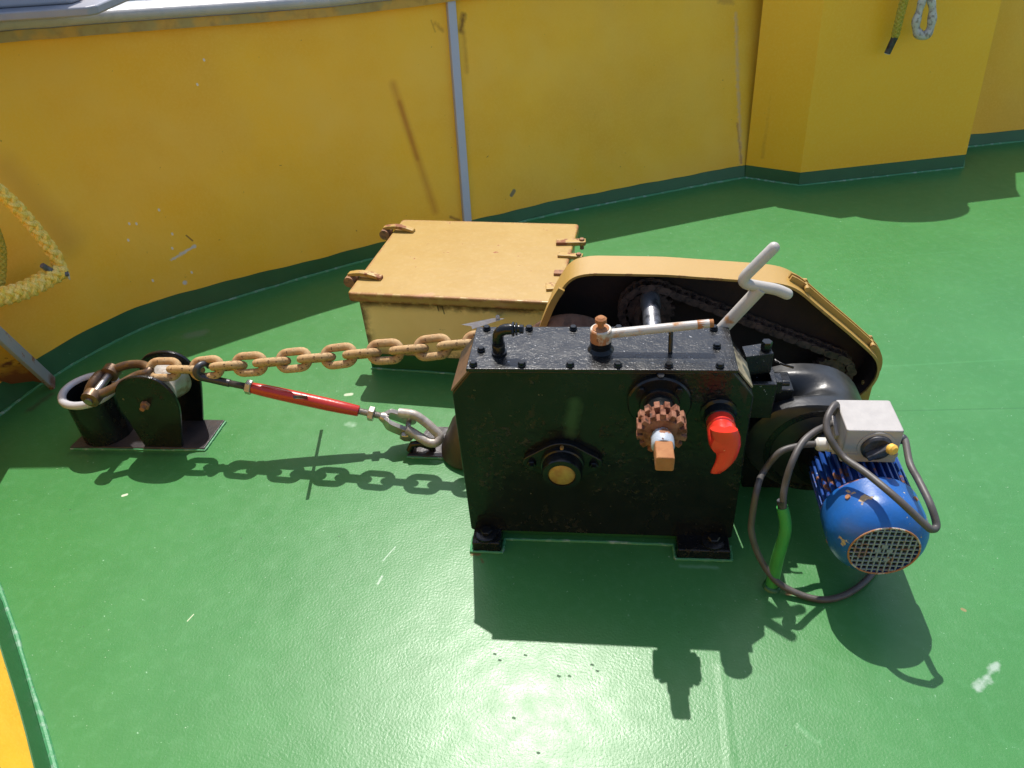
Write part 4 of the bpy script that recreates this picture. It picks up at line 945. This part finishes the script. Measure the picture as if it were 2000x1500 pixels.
# ------------------------------------------------------------------ hawse pipe and chain roller
hpz = V((-1.126, .352, 0)); RP = .0695; HP_ = .158
hw = thing('hawse_pipe', 'black hawse pipe with rounded white rim beside the chain roller', 'pipe', hpz)
bm = NB(); lathe(bm, hpz, (0, 0, 1), [(RP, 0), (RP, HP_), (RP - .010, HP_), (RP - .010, .002)], 48, cap=False); obj('barrel', bm, M_gb, hw, 40)
bm = NB(); lathe(bm, hpz + V((0, 0, .002)), (0, 0, 1), [(RP - .0105, 0), (.001, .001)], 40); obj('pipe_floor', bm, M_tape, hw)
m = Mat('white_rim_paint', (.44, .44, .46), .35); m.mottle((.36, .355, .36), .7, 16, 4); m.chips((.20, .10, .05), 50, .71, .04, .8); m.bump(60, .003, 4); M_wrim = m.done()
bm = NB(); tube(bm, [hpz + V(((RP + .0015) * math.cos(a), (RP + .0015) * math.sin(a), HP_)) for a in [2 * math.pi * k / 56 for k in range(56)]], .0112, 14, True); obj('rim', bm, M_wrim, hw)
crl = thing('chain_roller', 'black chain roller bracket with two teardrop cheek plates on a base plate', 'roller', (-.93, .34, 0))
m = Mat('black_base_plate_paint', (.030, .026, .028), .3); m.mottle((.06, .05, .05), .8, 18, 5); m.chips((.12, .07, .05), 60, .66, .06, .7); m.bump(70, .003, 4); M_bp = m.done()
q = [at(138, 877), at(400, 880), at(440, 824), at(200, 818)]
bm = NB(); prism(bm, q, (0, 0, .008)); obj('base_plate', bm, M_bp, crl, bevel=.002)
pts = []
for a, b in zip(q[:3], q[1:3] + [q[2]]): pts += [a.lerp(b, k / 16) for k in range(16)]
bead('weld_bead', [p + V((.002, -.002, .002)) for p in pts[:33]], .0035, crl)
def cheek(y0, dx, dzz=0.0):
    hc = V((-.905 + dx, y0, .165 + dzz)); R_ = .0865; out = []
    for k in range(25): a = math.radians(-14 + 208 * k / 24); out.append(hc + V((R_ * math.cos(a), 0, R_ * math.sin(a))))
    out += [V((hc.x - .052, y0, .008)), V((hc.x + .088, y0, .008))]
    bm = NB(); prism(bm, out, (0, .011, 0)); return bm
def cheek_near(y0):
    pr_ = [(283, 872), (250, 822), (232, 794), (224, 768), (228, 752), (240, 742), (258, 737), (280, 737), (300, 742), (318, 752), (335, 769), (347, 790), (352, 815), (355, 872)]
    bm = NB(); P2 = [aty(*p, y0) for p in pr_]; P2[0].z = P2[-1].z = .006
    prism(bm, spline(P2, 3), (0, .011, 0)); return bm
YC = .288
obj('cheek_plate', cheek_near(YC), M_gb, crl, 30, bevel=.003)
fr_ = [(x.x, x.z) for x in [aty(*p, YC) for p in [(283, 872), (250, 822), (232, 794), (224, 768), (228, 752), (240, 742), (258, 737), (280, 737), (300, 742), (318, 752), (335, 769), (347, 790), (352, 815), (355, 872)]]]
bm = NB(); P2 = [V((x + .008, .405, z_)) for x, z_ in fr_]; P2[0].z = P2[-1].z = .006; prism(bm, spline(P2, 3), (0, .011, 0)); obj('cheek_plate', bm, M_blk, crl, 30, bevel=.003)
ax = aty(285, 790, YC)
m = Mat('worn_roller_steel', (.34, .30, .25), .5, .2); m.mottle((.48, .45, .40), .8, 20, 4); m.mottle((.20, .10, .05), .8, 24, 5, off=3, lo=.5, hi=.62); m.bump(60, .004, 4); M_roll = m.done()
rc = V((ax.x + .012, 0, ax.z + .006))
bm = NB(); lathe(bm, (rc.x, YC + .013, rc.z), (0, 1, 0), [(.05, 0), (.064, .002), (.058, .025), (.048, .045), (.046, .052), (.048, .060), (.058, .080), (.064, .102), (.05, .104)], 40); obj('roller', bm, M_roll, crl, 50)
bm = NB(); hexb(bm, (ax.x, YC, ax.z), (0, -1, 0), .013, .010); rod(bm, (ax.x, YC, ax.z), (ax.x, YC - .022, ax.z), .007, seg=10); rod(bm, (ax.x, YC, ax.z), (ax.x, .42, ax.z), .01, seg=10); obj('axle_bolt', bm, M_rust, crl, 30)

# ------------------------------------------------------------------ turnbuckle
def tbp(px): 
    x = aty(px, 757 + (px - 490) * .2146, .333); return x
b0_, b1_ = aty(492, 757.5, .333), aty(701, 803, .333); td = (b1_ - b0_).normalized()
tb = thing('turnbuckle', 'red turnbuckle hooked to the tan chain and pulling on a grey shackle', 'turnbuckle', (b0_ + b1_) / 2)
m = Mat('red_turnbuckle_paint', (.46, .028, .018), .28, coat=.2); m.mottle((.36, .025, .018), .6, 16, 4); m.chips((.08, .03, .025), 22, .67, .04, .5, stretch=(.5, 1, 1)); m.bump(70, .0015, 4); M_tbr = m.done()
LB = (b1_ - b0_).length
bm = NB(); lathe(bm, b0_, td, [(.0140, 0), (.0152, .002), (.0166, .028), (.0176, LB * .25), (.0179, LB * .45), (.0178, LB * .7), (.0170, LB - .05), (.0150, LB - .002), (.0138, LB)], 24); obj('body', bm, M_tbr, tb, 40)
m = Mat('zinc_steel', (.42, .40, .37), .38, .7); m.mottle((.30, .26, .22), .7, 40, 4); m.bump(120, .0015, 3); M_zn = m.done()
m = Mat('dark_thread_steel', (.07, .06, .055), .5, .4); m.mottle((.14, .12, .10), .7, 60, 3); M_thr = m.done()
def thread(p, q, r):
    bm = NB(); n_ = int((q - p).length / .0032); d = (q - p); prf = []
    for k in range(n_ * 2 + 1): prf.append((r if k % 2 else r * .86, d.length * k / (n_ * 2)))
    lathe(bm, p, d, prf, 14); return bm
hk = aty(446, 748, .333); obj('threaded_rod', thread(hk, b0_, .0098), M_thr, tb)
obj('threaded_rod', thread(b1_, b1_ + td * .062, .0098), M_zn, tb)
for o_ in (b0_ - td * .016, b1_ + td * .026):
    bm = NB(); hexb(bm, o_, td, .0200, .016, False); obj('lock_nut', bm, M_zn, tb, 20)
# hook over a chain link
m = Mat('black_hook_steel', (.020, .022, .027), .4); m.mottle((.05, .05, .055), .7, 30, 4); M_hook = m.done()
hkp = [hk + td * .004, hk - td * .012, aty(420, 742, .333), aty(402, 738, .331), aty(390, 735, .327), aty(384, 727, .327), aty(386, 718, .332), aty(393, 712, .342), aty(402, 711, .352), aty(408, 716, .360)]
bm = NB(); tube(bm, spline(hkp, 6), lambda t: .0108 if t < .5 else .0108 - .004 * (t - .5) * 2, 14); obj('hook', bm, M_hook, tb)
# fork with bolt
fk = b1_ + td * .058; fe = aty(797, 833, .333); fd = (fe - fk).normalized(); sd = fd.cross(V((0, -.75, .66))).normalized(); sd = V((0, -.72, .69)); sd = (sd - fd * sd.dot(fd)).normalized()
sn = fd.cross(sd)
bm = NB(); lathe(bm, fk, fd, [(.0105, 0), (.0155, .010), (.0165, .022)], 16)
LF = (fe - fk).length
for s in (-1, 1):
    A = spline([fk + fd * .008 + V((0, s * .003, s * .0015)), fk + fd * .020 + V((0, s * .011, s * .005)), fk + fd * .034 + V((0, s * .016, s * .0075)), fe + V((0, s * .017, s * .008))], 5)
    up2 = fd.cross(V((0, 1, .45)).normalized()).normalized()
    loft(bm, [[p + up2 * w_ + V((0, .0060, .0027)), p + up2 * w_ - V((0, .0060, .0027)), p - up2 * w_ - V((0, .0060, .0027)), p - up2 * w_ + V((0, .0060, .0027))] for p, w_ in zip(A, [.010 + .0018 * min(k, 6) for k in range(len(A))])])
    lathe(bm, fe + V((0, s * .017, s * .008)) - V((0, .0045, .002)), V((0, .009, .004)), [(.0208, 0), (.0208, .0099)], 18)
obj('fork', bm, M_zn, tb, 30, bevel=.0015)
bd = V((0, 1, .45)).normalized()
bm = NB(); rod(bm, fe - bd * .030, fe + bd * .030, .0075, seg=14); hexb(bm, fe - bd * .026, -bd, .0190, .012); obj('fork_bolt', bm, M_zn, tb, 20)
# tommy bar through the body, pointing at the viewer
pc = V((-.483, .332, .157)); tv = V((.028, -.155, .122))
bm = NB(); rod(bm, pc - tv * .62, pc + tv * .62, .0046, seg=12); obj('tommy_bar', bm, M_hook, tb)
# grey shackle between fork and pad eye
m = Mat('weathered_grey_shackle', (.40, .38, .35), .5, .3); m.mottle((.24, .18, .13), .8, 30, 5); m.mottle((.55, .53, .50), .6, 50, 4, lo=.5, hi=.7); m.bump(80, .003, 4); M_gs = m.done()
eA = at(852, 848, .060)
gs = thing('shackle', 'weathered grey bow shackle between the turnbuckle fork and the pad eye', 'shackle', eA)
far_ = fe + bd * .0
path_ = [at(780, 806, .112), at(808, 810, .110), at(830, 824, .090), at(848, 840, .070), at(858, 852, .055), at(852, 864, .045), at(838, 864, .046), at(822, 855, .056), at(806, 845, .068), at(794, 838, .078)]
bm = NB(); tube(bm, spline(path_, 6), .0125, 14); obj('bow', bm, M_gs, gs)
pe = thing('pad_eye', 'black pad eye on a deck plate left of the gearbox', 'pad eye', (-.13, .32, 0))
q = [at(795, 893), at(905, 897), at(905, 838), at(838, 836)]
bm = NB(); prism(bm, q, (0, 0, .007)); obj('deck_plate', bm, M_bp, pe, bevel=.0015)
bead('weld_bead', [q[0].lerp(q[1], k / 20) + V((0, -.002, .002)) for k in range(21)], .003, pe)
m = Mat('brown_black_casting', (.020, .016, .014), .4); m.mottle((.05, .032, .022), .8, 14, 4); m.bump(60, .003, 4); M_cast = m.done()
bm = NB(); lc = V((-.045, .305, .007)); lathe(bm, lc, (0, 0, 1), [(.082, 0), (.080, .02), (.062, .06), (.044, .10), (.02, .125), (.001, .13)], 28); obj('lug_cone', bm, M_cast, pe, 50)
bm = NB(); tube(bm, [at(800, 880, .012), at(806, 868, .03), at(822, 866, .034), at(840, 872, .02), at(846, 876, .010)], .010, 12); obj('eye', bm, M_blk, pe)
